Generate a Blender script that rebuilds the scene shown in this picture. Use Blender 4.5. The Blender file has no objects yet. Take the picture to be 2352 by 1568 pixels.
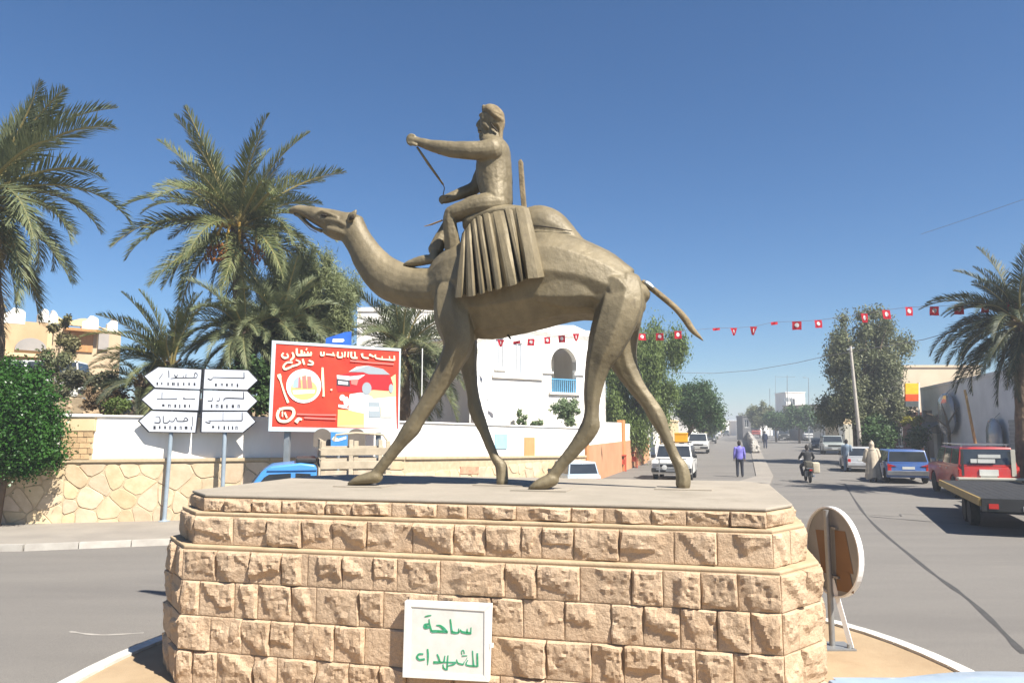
import bpy, bmesh, math, random
import numpy as np
from mathutils import Vector, Matrix, noise
random.seed(7); rng = np.random.default_rng(7)
SC = bpy.context.scene; COL = SC.collection
R = math.radians; PI = math.pi
# ------------------------------------------------------------------ camera, sky, sun, exposure
CAM_H = 2.6; FOC = 1729.0; CX, CY = 1176.0, 784.0; PITCH = math.atan(196/1729.0)
cam_d = bpy.data.cameras.new('camera'); cam_d.sensor_width = 36; cam_d.lens = FOC/2352*36
cam_d.clip_end = 4000; cam_d.clip_start = .05
cam = bpy.data.objects.new('camera', cam_d); COL.objects.link(cam)
cam.location = (0, 0, CAM_H); cam.rotation_euler = (PI/2+PITCH, 0, 0); SC.camera = cam
SUN_EL = R(51); SUN_AZ = R(46)      # azimuth: degrees to the right of straight behind the camera
to_sun = Vector((math.sin(SUN_AZ)*math.cos(SUN_EL), -math.cos(SUN_AZ)*math.cos(SUN_EL), math.sin(SUN_EL)))
W = bpy.data.worlds.new('World'); SC.world = W; W.use_nodes = True
wn = W.node_tree.nodes; wl = W.node_tree.links
sky = wn.new('ShaderNodeTexSky'); sky.sky_type = 'NISHITA'; sky.sun_disc = False
sky.sun_elevation = SUN_EL
sky.sun_rotation = math.atan2(to_sun.x, to_sun.y)
sky.altitude = 0; sky.air_density = 1.0; sky.dust_density = 0; sky.ozone_density = 8.5
bg = wn['Background']; bg.inputs['Strength'].default_value = .054
hs_ = wn.new('ShaderNodeHueSaturation'); hs_.inputs['Saturation'].default_value = 1.06; wl.new(sky.outputs[0], hs_.inputs['Color']); wl.new(hs_.outputs[0], bg.inputs['Color'])
sd = bpy.data.lights.new('sun', 'SUN'); sd.energy = 5.0; sd.angle = R(.55); sd.color = (1, .955, .88)
so = bpy.data.objects.new('sun', sd); COL.objects.link(so)
so.rotation_euler = (-to_sun).to_track_quat('-Z', 'Y').to_euler(); so.location = (20, -20, 30)
SC.view_settings.view_transform = 'Standard'; SC.view_settings.look = 'None'
SC.view_settings.exposure = 1.18; SC.view_settings.gamma = 1; SC.view_settings.use_curve_mapping = False
# ------------------------------------------------------------------ pixel helpers (photograph at 2352 x 1568)
CP, SP = math.cos(PITCH), math.sin(PITCH)
def ray(px, py):
    a, c = (px-CX)/FOC, -(py-CY)/FOC
    y = CP-SP*c
    return a/y, (SP+CP*c)/y            # x per metre of depth, z per metre of depth
def at(px, py, D):                      # point at depth D
    a, b = ray(px, py); return Vector((a*D, D, CAM_H+b*D))
def gnd(px, py, z=0.):                  # point on a level plane
    a, b = ray(px, py); D = (z-CAM_H)/b; return Vector((a*D, D, z))
def on_plane(px, py, p0, n):            # ray against a plane
    a, b = ray(px, py); d = Vector((a, 1, b)); o = Vector((0, 0, CAM_H))
    return o+d*((p0-o).dot(n)/d.dot(n))
def xat(px, D): return ray(px, 980)[0]*D
# ------------------------------------------------------------------ mesh builder
def link(o, parent=None):
    COL.objects.link(o)
    if parent is not None: o.parent = parent
    return o
def tag(o, label=None, cat=None, group=None, kind=None):
    if label: o['label'] = label
    if cat: o['category'] = cat
    if group: o['group'] = group
    if kind: o['kind'] = kind
    return o
def thing(name, label, cat, loc=(0, 0, 0), rz=0, group=None):
    o = bpy.data.objects.new(name, None); COL.objects.link(o); o.empty_display_size = .2
    o.location = loc; o.rotation_euler = (0, 0, rz)
    return tag(o, label, cat, group)
def world_child(o, parent):
    o.parent = parent
    M4 = Matrix.LocRotScale(parent.location, parent.rotation_euler, parent.scale)
    o.matrix_parent_inverse = M4.inverted()
    return o
class MB:
    def __init__(s): s.v = []; s.f = []
    def add(s, v, f):
        n = len(s.v); s.v += [tuple(p) for p in v]; s.f += [tuple(i+n for i in q) for q in f]; return s
    def quad(s, *p): return s.add(p, [tuple(range(len(p)))])
    def box(s, x0, x1, y0, y1, z0, z1):
        return s.add([(x0,y0,z0),(x1,y0,z0),(x1,y1,z0),(x0,y1,z0),(x0,y0,z1),(x1,y0,z1),(x1,y1,z1),(x0,y1,z1)],
                     [(3,2,1,0),(4,5,6,7),(0,1,5,4),(1,2,6,5),(2,3,7,6),(3,0,4,7)])
    def hexa(s, b, t):       # bottom 4, top 4
        return s.add(list(b)+list(t), [(3,2,1,0),(4,5,6,7),(0,1,5,4),(1,2,6,5),(2,3,7,6),(3,0,4,7)])
    def bar(s, a, b, w, h, up=(0,0,1)):
        a, b = Vector(a), Vector(b); t = (b-a).normalized(); up = Vector(up)
        x = t.cross(up)
        if x.length < 1e-4: x = t.cross(Vector((1,0,0)))
        x.normalize(); u = x.cross(t).normalized()
        c = [(-1,-1),(1,-1),(1,1),(-1,1)]
        return s.hexa([a+x*w/2*i+u*h/2*j for i,j in c][::-1], [b+x*w/2*i+u*h/2*j for i,j in c][::-1])
    def prism(s, poly, d):   # poly: 3d points, d: extrude vector
        n = len(poly); p = [Vector(q) for q in poly]; d = Vector(d)
        return s.add(p+[q+d for q in p], [tuple(range(n))[::-1], tuple(range(n, 2*n))]+[(i,(i+1)%n,n+(i+1)%n,n+i) for i in range(n)])
    def cyl(s, a, b, r0, r1=None, n=12, cap=True):
        return s.tube([a, b], [r0, r0 if r1 is None else r1], n, cap)
    def tube(s, pts, rad, n=10, cap=True, flat=None):
        P = [Vector(p) for p in pts]
        if not hasattr(rad, '__len__'): rad = [rad]*len(P)
        base = len(s.v); prev = None
        for i, p in enumerate(P):
            t = (P[min(i+1, len(P)-1)]-P[max(i-1, 0)]).normalized()
            if prev is None:
                up = Vector((0,0,1)) if abs(t.z) < .9 else Vector((0,1,0))
                x = t.cross(up).normalized()
            else: x = (prev-t*prev.dot(t)).normalized()
            prev = x; y = t.cross(x)
            for k in range(n):
                a = 2*PI*k/n
                s.v.append(tuple(p+(x*math.cos(a)+y*math.sin(a)*(flat or 1))*rad[i]))
        for i in range(len(P)-1):
            for k in range(n):
                a, b = base+i*n+k, base+i*n+(k+1)%n
                s.f.append((a, b, b+n, a+n))
        if cap:
            s.f.append(tuple(base+k for k in range(n))[::-1]); e = base+(len(P)-1)*n
            s.f.append(tuple(e+k for k in range(n)))
        return s
    def lathe(s, prof, c=(0,0,0), n=16, axis='z'):
        base = len(s.v)
        for r, z in prof:
            for k in range(n):
                a = 2*PI*k/n; p = (r*math.cos(a), r*math.sin(a), z)
                if axis == 'x': p = (p[2], p[0], p[1])
                if axis == 'y': p = (p[1], p[2], p[0])
                s.v.append((p[0]+c[0], p[1]+c[1], p[2]+c[2]))
        for i in range(len(prof)-1):
            for k in range(n):
                a, b = base+i*n+k, base+i*n+(k+1)%n; s.f.append((a, b, b+n, a+n))
        s.f.append(tuple(base+k for k in range(n))[::-1]); e = base+(len(prof)-1)*n
        s.f.append(tuple(e+k for k in range(n))); return s
    def sphere(s, c, r, n=12, sc=(1,1,1)):
        pr = [(max(1e-4, math.sin(PI*i/n)), -math.cos(PI*i/n)) for i in range(n+1)]
        m = MB().lathe(pr, n=n*2)
        return s.add([(c[0]+x*r*sc[0], c[1]+y*r*sc[1], c[2]+z*r*sc[2]) for x,y,z in m.v], m.f)
    def xf(s, M4):
        s.v = [tuple(M4 @ Vector(p)) for p in s.v]; return s
    def mesh(s, name, bevel=0, seg=2, smooth=False, normals=True):
        me = bpy.data.meshes.new(name); me.from_pydata(s.v, [], s.f)
        if bevel or normals:
            bm = bmesh.new(); bm.from_mesh(me)
            if normals: bmesh.ops.recalc_face_normals(bm, faces=bm.faces)
            if bevel:
                es = [e for e in bm.edges if len(e.link_faces) == 2 and e.calc_face_angle(0) > R(25)]
                bmesh.ops.bevel(bm, geom=es, offset=bevel, segments=seg, affect='EDGES', clamp_overlap=True, profile=.6)
            bm.to_mesh(me); bm.free()
        if smooth: me.shade_smooth()
        return me
    def build(s, name, mat, parent=None, world=False, bevel=0, seg=2, smooth=False, normals=True, auto=None):
        me = s.mesh(name, bevel, seg, smooth, normals)
        if auto: me.shade_smooth(); me.set_sharp_from_angle(angle=R(auto))
        return put(name, me, mat, parent, world)
def put(name, me, mat, parent=None, world=False):
    for m in (mat if isinstance(mat, (list, tuple)) else [mat]): me.materials.append(m)
    o = bpy.data.objects.new(name, me); COL.objects.link(o)
    if parent is not None:
        if world: world_child(o, parent)
        else: o.parent = parent
    return o
def fast(name, V, F):
    me = bpy.data.meshes.new(name); V = np.asarray(V, dtype=np.float32); F = np.asarray(F, dtype=np.int32)
    k = F.shape[1]
    me.vertices.add(len(V)); me.vertices.foreach_set('co', V.ravel())
    me.loops.add(F.size); me.loops.foreach_set('vertex_index', F.ravel())
    me.polygons.add(len(F)); me.polygons.foreach_set('loop_start', np.arange(0, F.size, k, dtype=np.int32))
    me.update(calc_edges=True); return me
def copy_tree(o, parent=None):
    c = o.copy(); COL.objects.link(c); c.parent = parent
    if parent is not None: c.matrix_parent_inverse = o.matrix_parent_inverse.copy()
    for ch in list(o.children): copy_tree(ch, c)
    return c
def catmull(P, sub):
    P = np.asarray(P, float); out = []
    n = len(P)
    for i in range(n-1):
        a, b, c, d = P[max(i-1,0)], P[i], P[i+1], P[min(i+2,n-1)]
        for k in range(sub):
            t = k/sub
            out.append(.5*((2*b)+(c-a)*t+(2*a-5*b+4*c-d)*t*t+(3*b-a-3*c+d)*t**3))
    out.append(P[-1]); return np.array(out)
def loft(st, depth=None, seg=18, sub=4):
    """st rows: x,y,z, ra (radius in the plane across depth), rb (radius along depth) -> closed solid"""
    S = catmull(st, sub); S[:,3:5] = np.maximum(S[:,3:5], .004)
    P = S[:,:3]; V = []; F = []; n = len(S)
    T = np.gradient(P, axis=0); T /= np.linalg.norm(T, axis=1)[:,None]+1e-9
    rings = []
    ends = [(-.8,.45),(-.5,.8)]
    def frame(i):
        t = Vector(T[i]); d = Vector(depth) if depth is not None else (Vector((1,0,0)) if abs(t.x) < .8 else Vector((0,1,0)))
        d = (d-t*d.dot(t)).normalized(); return t, d.cross(t).normalized(), d
    for i in range(n):
        t, a, d = frame(i)
        if i == 0:
            for k, sc in ends: rings.append((Vector(P[0])+t*k*min(S[0,3],S[0,4]), a, d, S[0,3]*sc, S[0,4]*sc))
        rings.append((Vector(P[i]), a, d, S[i,3], S[i,4]))
        if i == n-1:
            for k, sc in ends[::-1]: rings.append((Vector(P[i])-t*k*min(S[i,3],S[i,4]), a, d, S[i,3]*sc, S[i,4]*sc))
    for c, a, d, ra, rb in rings:
        for k in range(seg):
            w = 2*PI*k/seg; V.append(c+a*ra*math.cos(w)+d*rb*math.sin(w))
    m = len(rings)
    for i in range(m-1):
        for k in range(seg):
            p, q = i*seg+k, i*seg+(k+1)%seg; F.append((p,q,q+seg,p+seg))
    F.append(tuple(range(seg))[::-1]); F.append(tuple((m-1)*seg+k for k in range(seg)))
    return V, F
def remesh(name, parts, voxel, smooth=4, decimate=None):
    mb = MB()
    for v, f in parts: mb.add(v, f)
    me = mb.mesh(name+'_tmp'); o = bpy.data.objects.new('tmp', me); COL.objects.link(o)
    m = o.modifiers.new('r', 'REMESH'); m.mode = 'VOXEL'; m.voxel_size = voxel
    if smooth: s = o.modifiers.new('s', 'SMOOTH'); s.iterations = smooth; s.factor = .5
    if decimate: d = o.modifiers.new('d', 'DECIMATE'); d.ratio = decimate
    dg = bpy.context.evaluated_depsgraph_get(); dg.update()
    out = bpy.data.meshes.new_from_object(o.evaluated_get(dg)); out.name = name
    bpy.data.objects.remove(o); bpy.data.meshes.remove(me)
    out.shade_smooth(); return out
# ------------------------------------------------------------------ materials
def mat(name, c1, c2=None, scale=2., rough=.75, bump=0., bscale=30., metal=0., rand=0., spec=.35, stretch=None,
        fac=(.35,.65), pits=None, coat=0., trans=0., detail=8, speck=0., warm=0.):
    m = bpy.data.materials.new(name); m.use_nodes = True; nt = m.node_tree; N = nt.nodes; L = nt.links
    b = N['Principled BSDF']; b.inputs['Roughness'].default_value = rough; b.inputs['Metallic'].default_value = metal
    b.inputs['Specular IOR Level'].default_value = spec; b.inputs['Coat Weight'].default_value = coat
    c1 = (*c1, 1); c2 = (*c2, 1) if c2 else tuple(x*.85 for x in c1[:3])+(1,)
    g = N.new('ShaderNodeNewGeometry'); pos = g.outputs['Position']
    if stretch:
        mp = N.new('ShaderNodeMapping'); mp.inputs['Scale'].default_value = stretch; L.new(pos, mp.inputs[0]); pos = mp.outputs[0]
    oi = N.new('ShaderNodeObjectInfo')
    nz = N.new('ShaderNodeTexNoise'); nz.inputs['Scale'].default_value = scale; nz.inputs['Detail'].default_value = detail
    nz.inputs['Roughness'].default_value = .62; L.new(pos, nz.inputs['Vector'])
    mr = N.new('ShaderNodeMapRange'); mr.inputs[1].default_value = fac[0]; mr.inputs[2].default_value = fac[1]; L.new(nz.outputs[0], mr.inputs[0])
    mx = N.new('ShaderNodeMix'); mx.data_type = 'RGBA'; mx.inputs[6].default_value = c1; mx.inputs[7].default_value = c2
    L.new(mr.outputs[0], mx.inputs[0]); col = mx.outputs[2]
    if speck:
        n3 = N.new('ShaderNodeTexNoise'); n3.inputs['Scale'].default_value = 160; n3.inputs['Detail'].default_value = 2; L.new(g.outputs['Position'], n3.inputs['Vector'])
        r3 = N.new('ShaderNodeMapRange'); r3.inputs[1].default_value = .3; r3.inputs[2].default_value = .7; r3.inputs[3].default_value = 1-speck; r3.inputs[4].default_value = 1+speck
        L.new(n3.outputs[0], r3.inputs[0]); h3 = N.new('ShaderNodeHueSaturation'); L.new(col, h3.inputs['Color']); L.new(r3.outputs[0], h3.inputs['Value']); col = h3.outputs[0]
    if pits:
        n2 = N.new('ShaderNodeTexNoise'); n2.inputs['Scale'].default_value = pits[0]; n2.inputs['Detail'].default_value = 10; n2.inputs['Roughness'].default_value = .7
        L.new(pos, n2.inputs['Vector']); r2 = N.new('ShaderNodeMapRange'); r2.inputs[1].default_value = pits[1]; r2.inputs[2].default_value = pits[1]+.12
        L.new(n2.outputs[0], r2.inputs[0]); m2 = N.new('ShaderNodeMix'); m2.data_type = 'RGBA'; m2.inputs[7].default_value = (*pits[2], 1)
        L.new(r2.outputs[0], m2.inputs[0]); L.new(col, m2.inputs[6]); col = m2.outputs[2]
    if rand:
        h = N.new('ShaderNodeHueSaturation'); r = N.new('ShaderNodeMapRange'); r.inputs[3].default_value = 1-rand; r.inputs[4].default_value = 1+rand
        L.new(oi.outputs['Random'], r.inputs[0]); L.new(r.outputs[0], h.inputs['Value'])
        if warm:
            ml = N.new('ShaderNodeMath'); ml.operation = 'MULTIPLY'; ml.inputs[1].default_value = 7.31; L.new(oi.outputs['Random'], ml.inputs[0])
            fr = N.new('ShaderNodeMath'); fr.operation = 'FRACT'; L.new(ml.outputs[0], fr.inputs[0])
            rw = N.new('ShaderNodeMapRange'); rw.inputs[3].default_value = .5-warm; rw.inputs[4].default_value = .5+warm; L.new(fr.outputs[0], rw.inputs[0]); L.new(rw.outputs[0], h.inputs['Hue'])
            rs = N.new('ShaderNodeMapRange'); rs.inputs[3].default_value = .9; rs.inputs[4].default_value = 1.08; L.new(fr.outputs[0], rs.inputs[0]); L.new(rs.outputs[0], h.inputs['Saturation'])
        L.new(col, h.inputs['Color']); col = h.outputs[0]
    L.new(col, b.inputs['Base Color'])
    if bump:
        nb = N.new('ShaderNodeTexNoise'); nb.inputs['Scale'].default_value = bscale; nb.inputs['Detail'].default_value = 9; nb.inputs['Roughness'].default_value = .65
        L.new(g.outputs['Position'], nb.inputs['Vector'])
        bp = N.new('ShaderNodeBump'); bp.inputs['Strength'].default_value = bump; bp.inputs['Distance'].default_value = .6/bscale
        L.new(nb.outputs[0], bp.inputs['Height']); L.new(bp.outputs[0], b.inputs['Normal'])
    if trans:
        tr = N.new('ShaderNodeBsdfTranslucent'); L.new(col, tr.inputs['Color'])
        ms = N.new('ShaderNodeMixShader'); ms.inputs[0].default_value = trans
        L.new(b.outputs[0], ms.inputs[1]); L.new(tr.outputs[0], ms.inputs[2]); L.new(ms.outputs[0], N['Material Output'].inputs[0])
    return m
def paint(name, c, rough=.35, coat=.3, dirt=.35):
    return mat(name, c, tuple(x*(1-dirt)+.22*dirt*.6 for x in c), scale=3, rough=rough, coat=coat, spec=.5, fac=(.45,.8))
GLASS = mat('dark_glass', (.02,.025,.03), (.035,.04,.045), rough=.06, spec=.8)
RUBBER = mat('rubber', (.02,.02,.02), (.035,.033,.03), scale=8, rough=.85)
BLACK = mat('black_plastic', (.022,.022,.022), (.035,.035,.035), rough=.6)
CHROME = mat('steel', (.55,.55,.54), (.4,.4,.4), rough=.32, metal=.9)
GREYM = mat('grey_metal', (.3,.32,.33), (.22,.24,.25), scale=5, rough=.5, metal=.4)
STATUE = mat('statue_metal', (.215,.172,.1), (.13,.104,.06), scale=3.0, rough=.54, metal=.16, bump=.28, bscale=24, spec=.4, pits=(5,.6,(.13,.1,.058)), fac=(.32,.68), stretch=(1.6,1.6,.7), speck=.08)
STATUE_R = mat('statue_rough', (.27,.205,.115), (.15,.115,.065), scale=7, rough=.75, bump=.8, bscale=30, spec=.25, pits=(14,.58,(.12,.085,.05)))
STONE = mat('pedestal_stone', (.505,.372,.25), (.445,.315,.202), scale=3.2, rough=.95, bump=.75, bscale=20, rand=.08, spec=.1, pits=(6,.6,(.3,.19,.115)), speck=.18)
MORTAR = mat('mortar', (.46,.35,.225), (.38,.28,.17), scale=6, rough=.95, bump=.4, bscale=50, spec=.1)
TOPSLAB = mat('plinth_concrete', (.33,.285,.225), (.27,.235,.185), scale=1.6, rough=.88, bump=.2, bscale=50, spec=.2, speck=.14, pits=(1.3,.58,(.25,.215,.165)))
ASPH = mat('asphalt', (.19,.174,.152), (.13,.119,.107), scale=.5, rough=.82, bump=.3, bscale=90, stretch=(.22,1.1,1), fac=(.25,.75), speck=.28, spec=.25, pits=(.35,.6,(.205,.186,.16)))
SAND = mat('sand_ground', (.30,.23,.15), (.24,.18,.115), scale=.4, rough=.95, bump=.3, bscale=12)
PAVE = mat('paving_concrete', (.27,.24,.2), (.22,.195,.165), scale=.9, rough=.88, bump=.15, bscale=40, speck=.12)
ISLAND = mat('island_paving', (.36,.265,.16), (.29,.205,.12), scale=1.5, rough=.9, bump=.3, bscale=35, speck=.15)
KERB = mat('kerb_white', (.62,.6,.55), (.45,.42,.37), scale=4, rough=.8, bump=.15, bscale=30, rand=.06)
WHITE = mat('white_plaster', (.85,.82,.76), (.77,.73,.66), scale=.8, rough=.9, bump=.1, bscale=30, spec=.15, stretch=(1.6,1.6,.5), pits=(1.1,.63,(.64,.59,.51)))
CREAM = mat('cream_plaster', (.62,.48,.29), (.54,.4,.23), scale=.9, rough=.9, bump=.15, bscale=20, spec=.15)
PEACH = mat('peach_plaster', (.55,.3,.17), (.47,.245,.135), scale=.8, rough=.9, bump=.1, bscale=20, spec=.15)
FLAG = mat('flagstone', (.60,.47,.31), (.5,.375,.235), scale=4, rough=.85, bump=.3, bscale=24, rand=.13, spec=.2, warm=.007)
# ------------------------------------------------------------------ ground, roads, island
def struct(o): o['kind'] = 'structure'; return o
struct(MB().quad((-900,-60,0),(900,-60,0),(900,1500,0),(-900,1500,0)).build('ground', SAND))
SD = Vector((.303, 1, 0))                            # direction of the street leading away
def sx(D, off): return 4.8+.303*(D-40)+off           # street coordinate: metres right of its left edge
road = struct(MB().quad((-70,-40,.004),(60,-40,.004),(sx(30,30),30,.004),(sx(700,30),700,.004),(sx(700,-.3),700,.004),(sx(36,-.5),36,.004),(-4,24,.004),(-70,20,.004)).build('road', ASPH))
TAR = mat('tar_seam', (.05,.047,.043), (.07,.065,.06), scale=6, rough=.7)
def ribbon(pts, w, name, m, parent, z=.008):
    mb = MB(); P = [gnd(x, y, z) for x, y in pts]
    S_ = catmull([tuple(p) for p in P], 6)
    T = np.gradient(S_, axis=0); T /= np.linalg.norm(T, axis=1)[:,None]
    rr = random.Random(int(pts[0][0])); 
    l = []; r = []
    for i, p in enumerate(S_):
        k = w*(1+.35*math.sin(i*1.7)+rr.uniform(-.2,.2))/2; nrm = Vector((-T[i][1], T[i][0], 0)); l.append(Vector(p)+nrm*k); r.append(Vector(p)-nrm*k)
    for i in range(len(S_)-1): mb.quad(l[i], l[i+1], r[i+1], r[i])
    return mb.build(name, m, parent)
ribbon([(1940,1110),(1990,1185),(2110,1290),(2230,1380),(2352,1500)], .07, 'tar_seam', TAR, road)
ribbon([(1995,1185),(2150,1198),(2352,1214)], .06, 'tar_seam', TAR, road, .012)
ribbon([(1905,1175),(2060,1185),(2085,1180),(2352,1200)], .035, 'tar_seam', TAR, road, .010)
PALE = mat('pale_scuff', (.34,.31,.27), (.27,.25,.22), scale=9, rough=.9)
ribbon([(160,1449),(230,1457),(330,1452)], .05, 'scuff_line', PALE, road)
# traffic island
ic = Vector((.15, 7.2, 0))
def iring(rad, z, n=64):
    out_ = []
    for k in range(n):
        a = 2*PI*k/n; c, s = math.cos(a), math.sin(a); p = 2.6
        rr = rad*(abs(c)**p+abs(s)**p)**(-1/p)
        out_.append(Vector((ic.x+rr*c*1.02, ic.y+rr*s*(.78 if s < 0 else .98), z)))
    return out_
IR = 4.42
struct(MB().prism(iring(IR-.1, .0), (0,0,.15)).build('island', ISLAND))
a_, b_, c_, d_ = iring(IR,.0), iring(IR,.17), iring(IR-.17,.18), iring(IR-.17,.02)
kerbs = thing('island_kerb', 'white painted kerb ring around the paving of the statue island', 'kerb', ic)
for k in range(32):
    i0 = 2*k; g = .012
    mb = MB(); idx = [i0, i0+1, (i0+2) % 64]
    for s in range(2):
        i, j = idx[s], idx[s+1]
        q = lambda L, s0: L[i].lerp(L[j], g if (s0 and s == 0) else 0) if s0 else L[j].lerp(L[i], g if s == 1 else 0)
        mb.hexa([q(a_,1), q(a_,0), q(d_,0), q(d_,1)], [q(b_,1), q(b_,0), q(c_,0), q(c_,1)])
    mb.build('kerb_stone', KERB, kerbs, True)
# ------------------------------------------------------------------ left boundary wall: flagstone plinth, ledge, white wall above
WL = [(-60,1066,950,19.5,0),(150,1062,956,20.0,0),(620,1058,961,21.0,0),(930,1055,970,22.6,0),(1345,1050,984,33.5,0)]      # px, ledge py, top py, depth
wpts = []
for px, ly, ty, D, _ in WL:
    wpts.append((at(px, ly, D), at(px, ty, D)))
bw = thing('boundary_wall', 'white boundary wall on a flagstone base behind the direction signs', 'wall', (wpts[1][0].x, wpts[1][0].y, 0))
def wseg(i):
    l0, t0 = wpts[i]; l1, t1 = wpts[i+1]; d = (l1-l0); d.z = 0; n = Vector((d.y, -d.x, 0)).normalized(); return l0, t0, l1, t1, n
MORT2 = mat('pale_mortar', (.5,.4,.26), (.42,.32,.2), scale=6, rough=.95, bump=.3, bscale=40)
def clip(poly, a, b, c):
    out_ = []
    for i in range(len(poly)):
        p, q = poly[i], poly[(i+1) % len(poly)]; dp, dq = a*p[0]+b*p[1]-c, a*q[0]+b*q[1]-c
        if dp <= 0: out_.append(p)
        if (dp < 0 < dq) or (dq < 0 < dp):
            t = dp/(dp-dq); out_.append((p[0]+(q[0]-p[0])*t, p[1]+(q[1]-p[1])*t))
    return out_
def voronoi(w, h, size, seed):
    r = random.Random(seed); pts = []
    n = max(3, int(w*h/size**2)); 
    for k in range(n*30):
        p = (r.uniform(0, w), r.uniform(0, h)); m = size*r.uniform(.55,1.15)
        if all((p[0]-q[0])**2+((p[1]-q[1])*1.25)**2 > m*m for q in pts): pts.append(p)
        if len(pts) >= n: break
    cells = []
    for i, p in enumerate(pts):
        poly = [(0,0),(w,0),(w,h),(0,h)]
        for j, q in enumerate(pts):
            if i == j or abs(p[0]-q[0])+abs(p[1]-q[1]) > size*5: continue
            a, b = q[0]-p[0], q[1]-p[1]; poly = clip(poly, a, b, a*(p[0]+q[0])/2+b*(p[1]+q[1])/2)
            if not poly: break
        if len(poly) > 2: cells.append((p, poly))
    return cells
for i in range(4):
    l0, t0, l1, t1, n = wseg(i)
    b0, b1 = Vector((l0.x, l0.y, 0)), Vector((l1.x, l1.y, 0))
    MB().hexa([b0, b1, b1-n*.5, b0-n*.5], [l0, l1, l1-n*.5, l0-n*.5]).build('stone_base', MORT2, bw, True)
    MB().hexa([l0+n*.06, l1+n*.06, l1-n*.4, l0-n*.4], [l0+n*.06+Vector((0,0,.09)), l1+n*.06+Vector((0,0,.09)), l1-n*.4+Vector((0,0,.09)), l0-n*.4+Vector((0,0,.09))]).build('ledge', MORT2, bw, True, bevel=.015)
    z = Vector((0,0,.092))
    MB().hexa([l0-n*.05+z, l1-n*.05+z, l1-n*.35+z, l0-n*.35+z], [t0-n*.05, t1-n*.05, t1-n*.35, t0-n*.35]).build('white_panel', WHITE, bw, True)
    MB().hexa([t0+n*.0+Vector((0,0,.002)), t1+Vector((0,0,.002)), t1-n*.4+Vector((0,0,.002)), t0-n*.4+Vector((0,0,.002))], [t0+Vector((0,0,.05)), t1+Vector((0,0,.05)), t1-n*.4+Vector((0,0,.05)), t0-n*.4+Vector((0,0,.05))]).build('coping', WHITE, bw, True, bevel=.01)
    w = (b1-b0).length; dirv = (b1-b0).normalized()
    cells = voronoi(w, min(l0.z, l1.z)-.02, [.4,.46,.5,.5][i], 20+i)
    for c, poly in cells:
        pp = []
        cx = sum(p[0] for p in poly)/len(poly); cy = sum(p[1] for p in poly)/len(poly)
        for k, p in enumerate(poly):                 # inset for the joint, cut corners
            q = poly[(k+1) % len(poly)]
            for t in (.18, .82):
                x, y = p[0]+(q[0]-p[0])*t, p[1]+(q[1]-p[1])*t; dx, dy = cx-x, cy-y; m = math.hypot(dx, dy)+1e-6
                pp.append((x+dx/m*.014, y+dy/m*.014))
        dep = .01+.016*random.random()
        f = lambda p, o: b0+dirv*p[0]+Vector((0,0,p[1]))*(1 if True else 1)+n*o
        k = len(pp); V = [f(p, -.01) for p in pp]+[f((cx+(p[0]-cx)*.96, cy+(p[1]-cy)*.96), dep) for p in pp]
        MB().add(V, [tuple(range(k, 2*k))]+[(a, (a+1) % k, k+(a+1) % k, k+a) for a in range(k)]).build('flagstone', FLAG, bw, True)
# square stone pier at the left of the white panel
BRICKY = mat('pier_stone', (.5,.35,.19), (.42,.28,.15), scale=5, rough=.9, bump=.4, bscale=18, rand=.15)
pier = thing('wall_pier', 'tan stone pier with plaster cap at the end of the white wall', 'pier', at(175, 1060, 20.0))
pa, pb = at(138, 1060, 19.93), at(210, 1060, 20.08); pa.z = pb.z = 1.66
pd = (pb-pa).normalized(); pn2 = Vector((pd.y, -pd.x, 0)); pw = (pb-pa).length
def pbx(x0, x1, z0, z1, o0, o1): return MB().hexa([pa+pd*x0+pn2*o1+Vector((0,0,z0)), pa+pd*x1+pn2*o1+Vector((0,0,z0)), pa+pd*x1+pn2*o0+Vector((0,0,z0)), pa+pd*x0+pn2*o0+Vector((0,0,z0))],[pa+pd*x0+pn2*o1+Vector((0,0,z1)), pa+pd*x1+pn2*o1+Vector((0,0,z1)), pa+pd*x1+pn2*o0+Vector((0,0,z1)), pa+pd*x0+pn2*o0+Vector((0,0,z1))])
pbx(.02,pw-.02,.1,.83,-.3,.0).build('core', MORT2, pier, True)
pbx(-.04,pw+.04,.83,1.2,-.4,.04).build('cap', CREAM, pier, True, bevel=.02)
pbx(-.08,pw+.08,1.2,1.28,-.44,.08).build('coping', WHITE, pier, True, bevel=.02)
for r_ in range(5):
    rr = random.Random(r_); x = 0
    while x < pw-.05:
        w_ = min(rr.uniform(.14,.3), pw-x)
        pbx(x+.008, x+w_-.008, .1+r_*.145, .1+r_*.145+.13, -.1, .02+rr.random()*.02).build('stone', BRICKY, pier, True); x += w_
# pavement along the wall
def pave(name, poly, h, m): return struct(MB().prism([Vector((x, y, .0)) for x, y in poly], (0,0,h)).build(name, m))
k0, k1, k2, k3 = gnd(-300,1252,.12), gnd(60,1250,.12), gnd(420,1236,.12), gnd(640,1190,.12)
W0, W1, W2 = wpts[0][0], wpts[1][0], wpts[2][0]
ws = [Vector((w[0].x, w[0].y, 0)) for w in wpts]
pave('pavement', [(k0.x-6,k0.y-.6),(k1.x,k1.y),(k2.x,k2.y),(k3.x,k3.y),(-2.6,21.3),(ws[4].x+.4,ws[4].y-1.6),(ws[4].x,ws[4].y+.1),(ws[3].x,ws[3].y+.1),(ws[2].x,ws[2].y+.1),(ws[1].x,ws[1].y+.1),(ws[0].x-3,ws[0].y+2)], .12, PAVE)
kb = thing('pavement_kerb', 'grey concrete kerb edging the pavement below the flagstone wall', 'kerb', (k1.x, k1.y, 0))
CONC = mat('kerb_concrete', (.42,.39,.34), (.33,.3,.26), scale=3, rough=.85, bump=.1, bscale=40, rand=.12)
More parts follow.
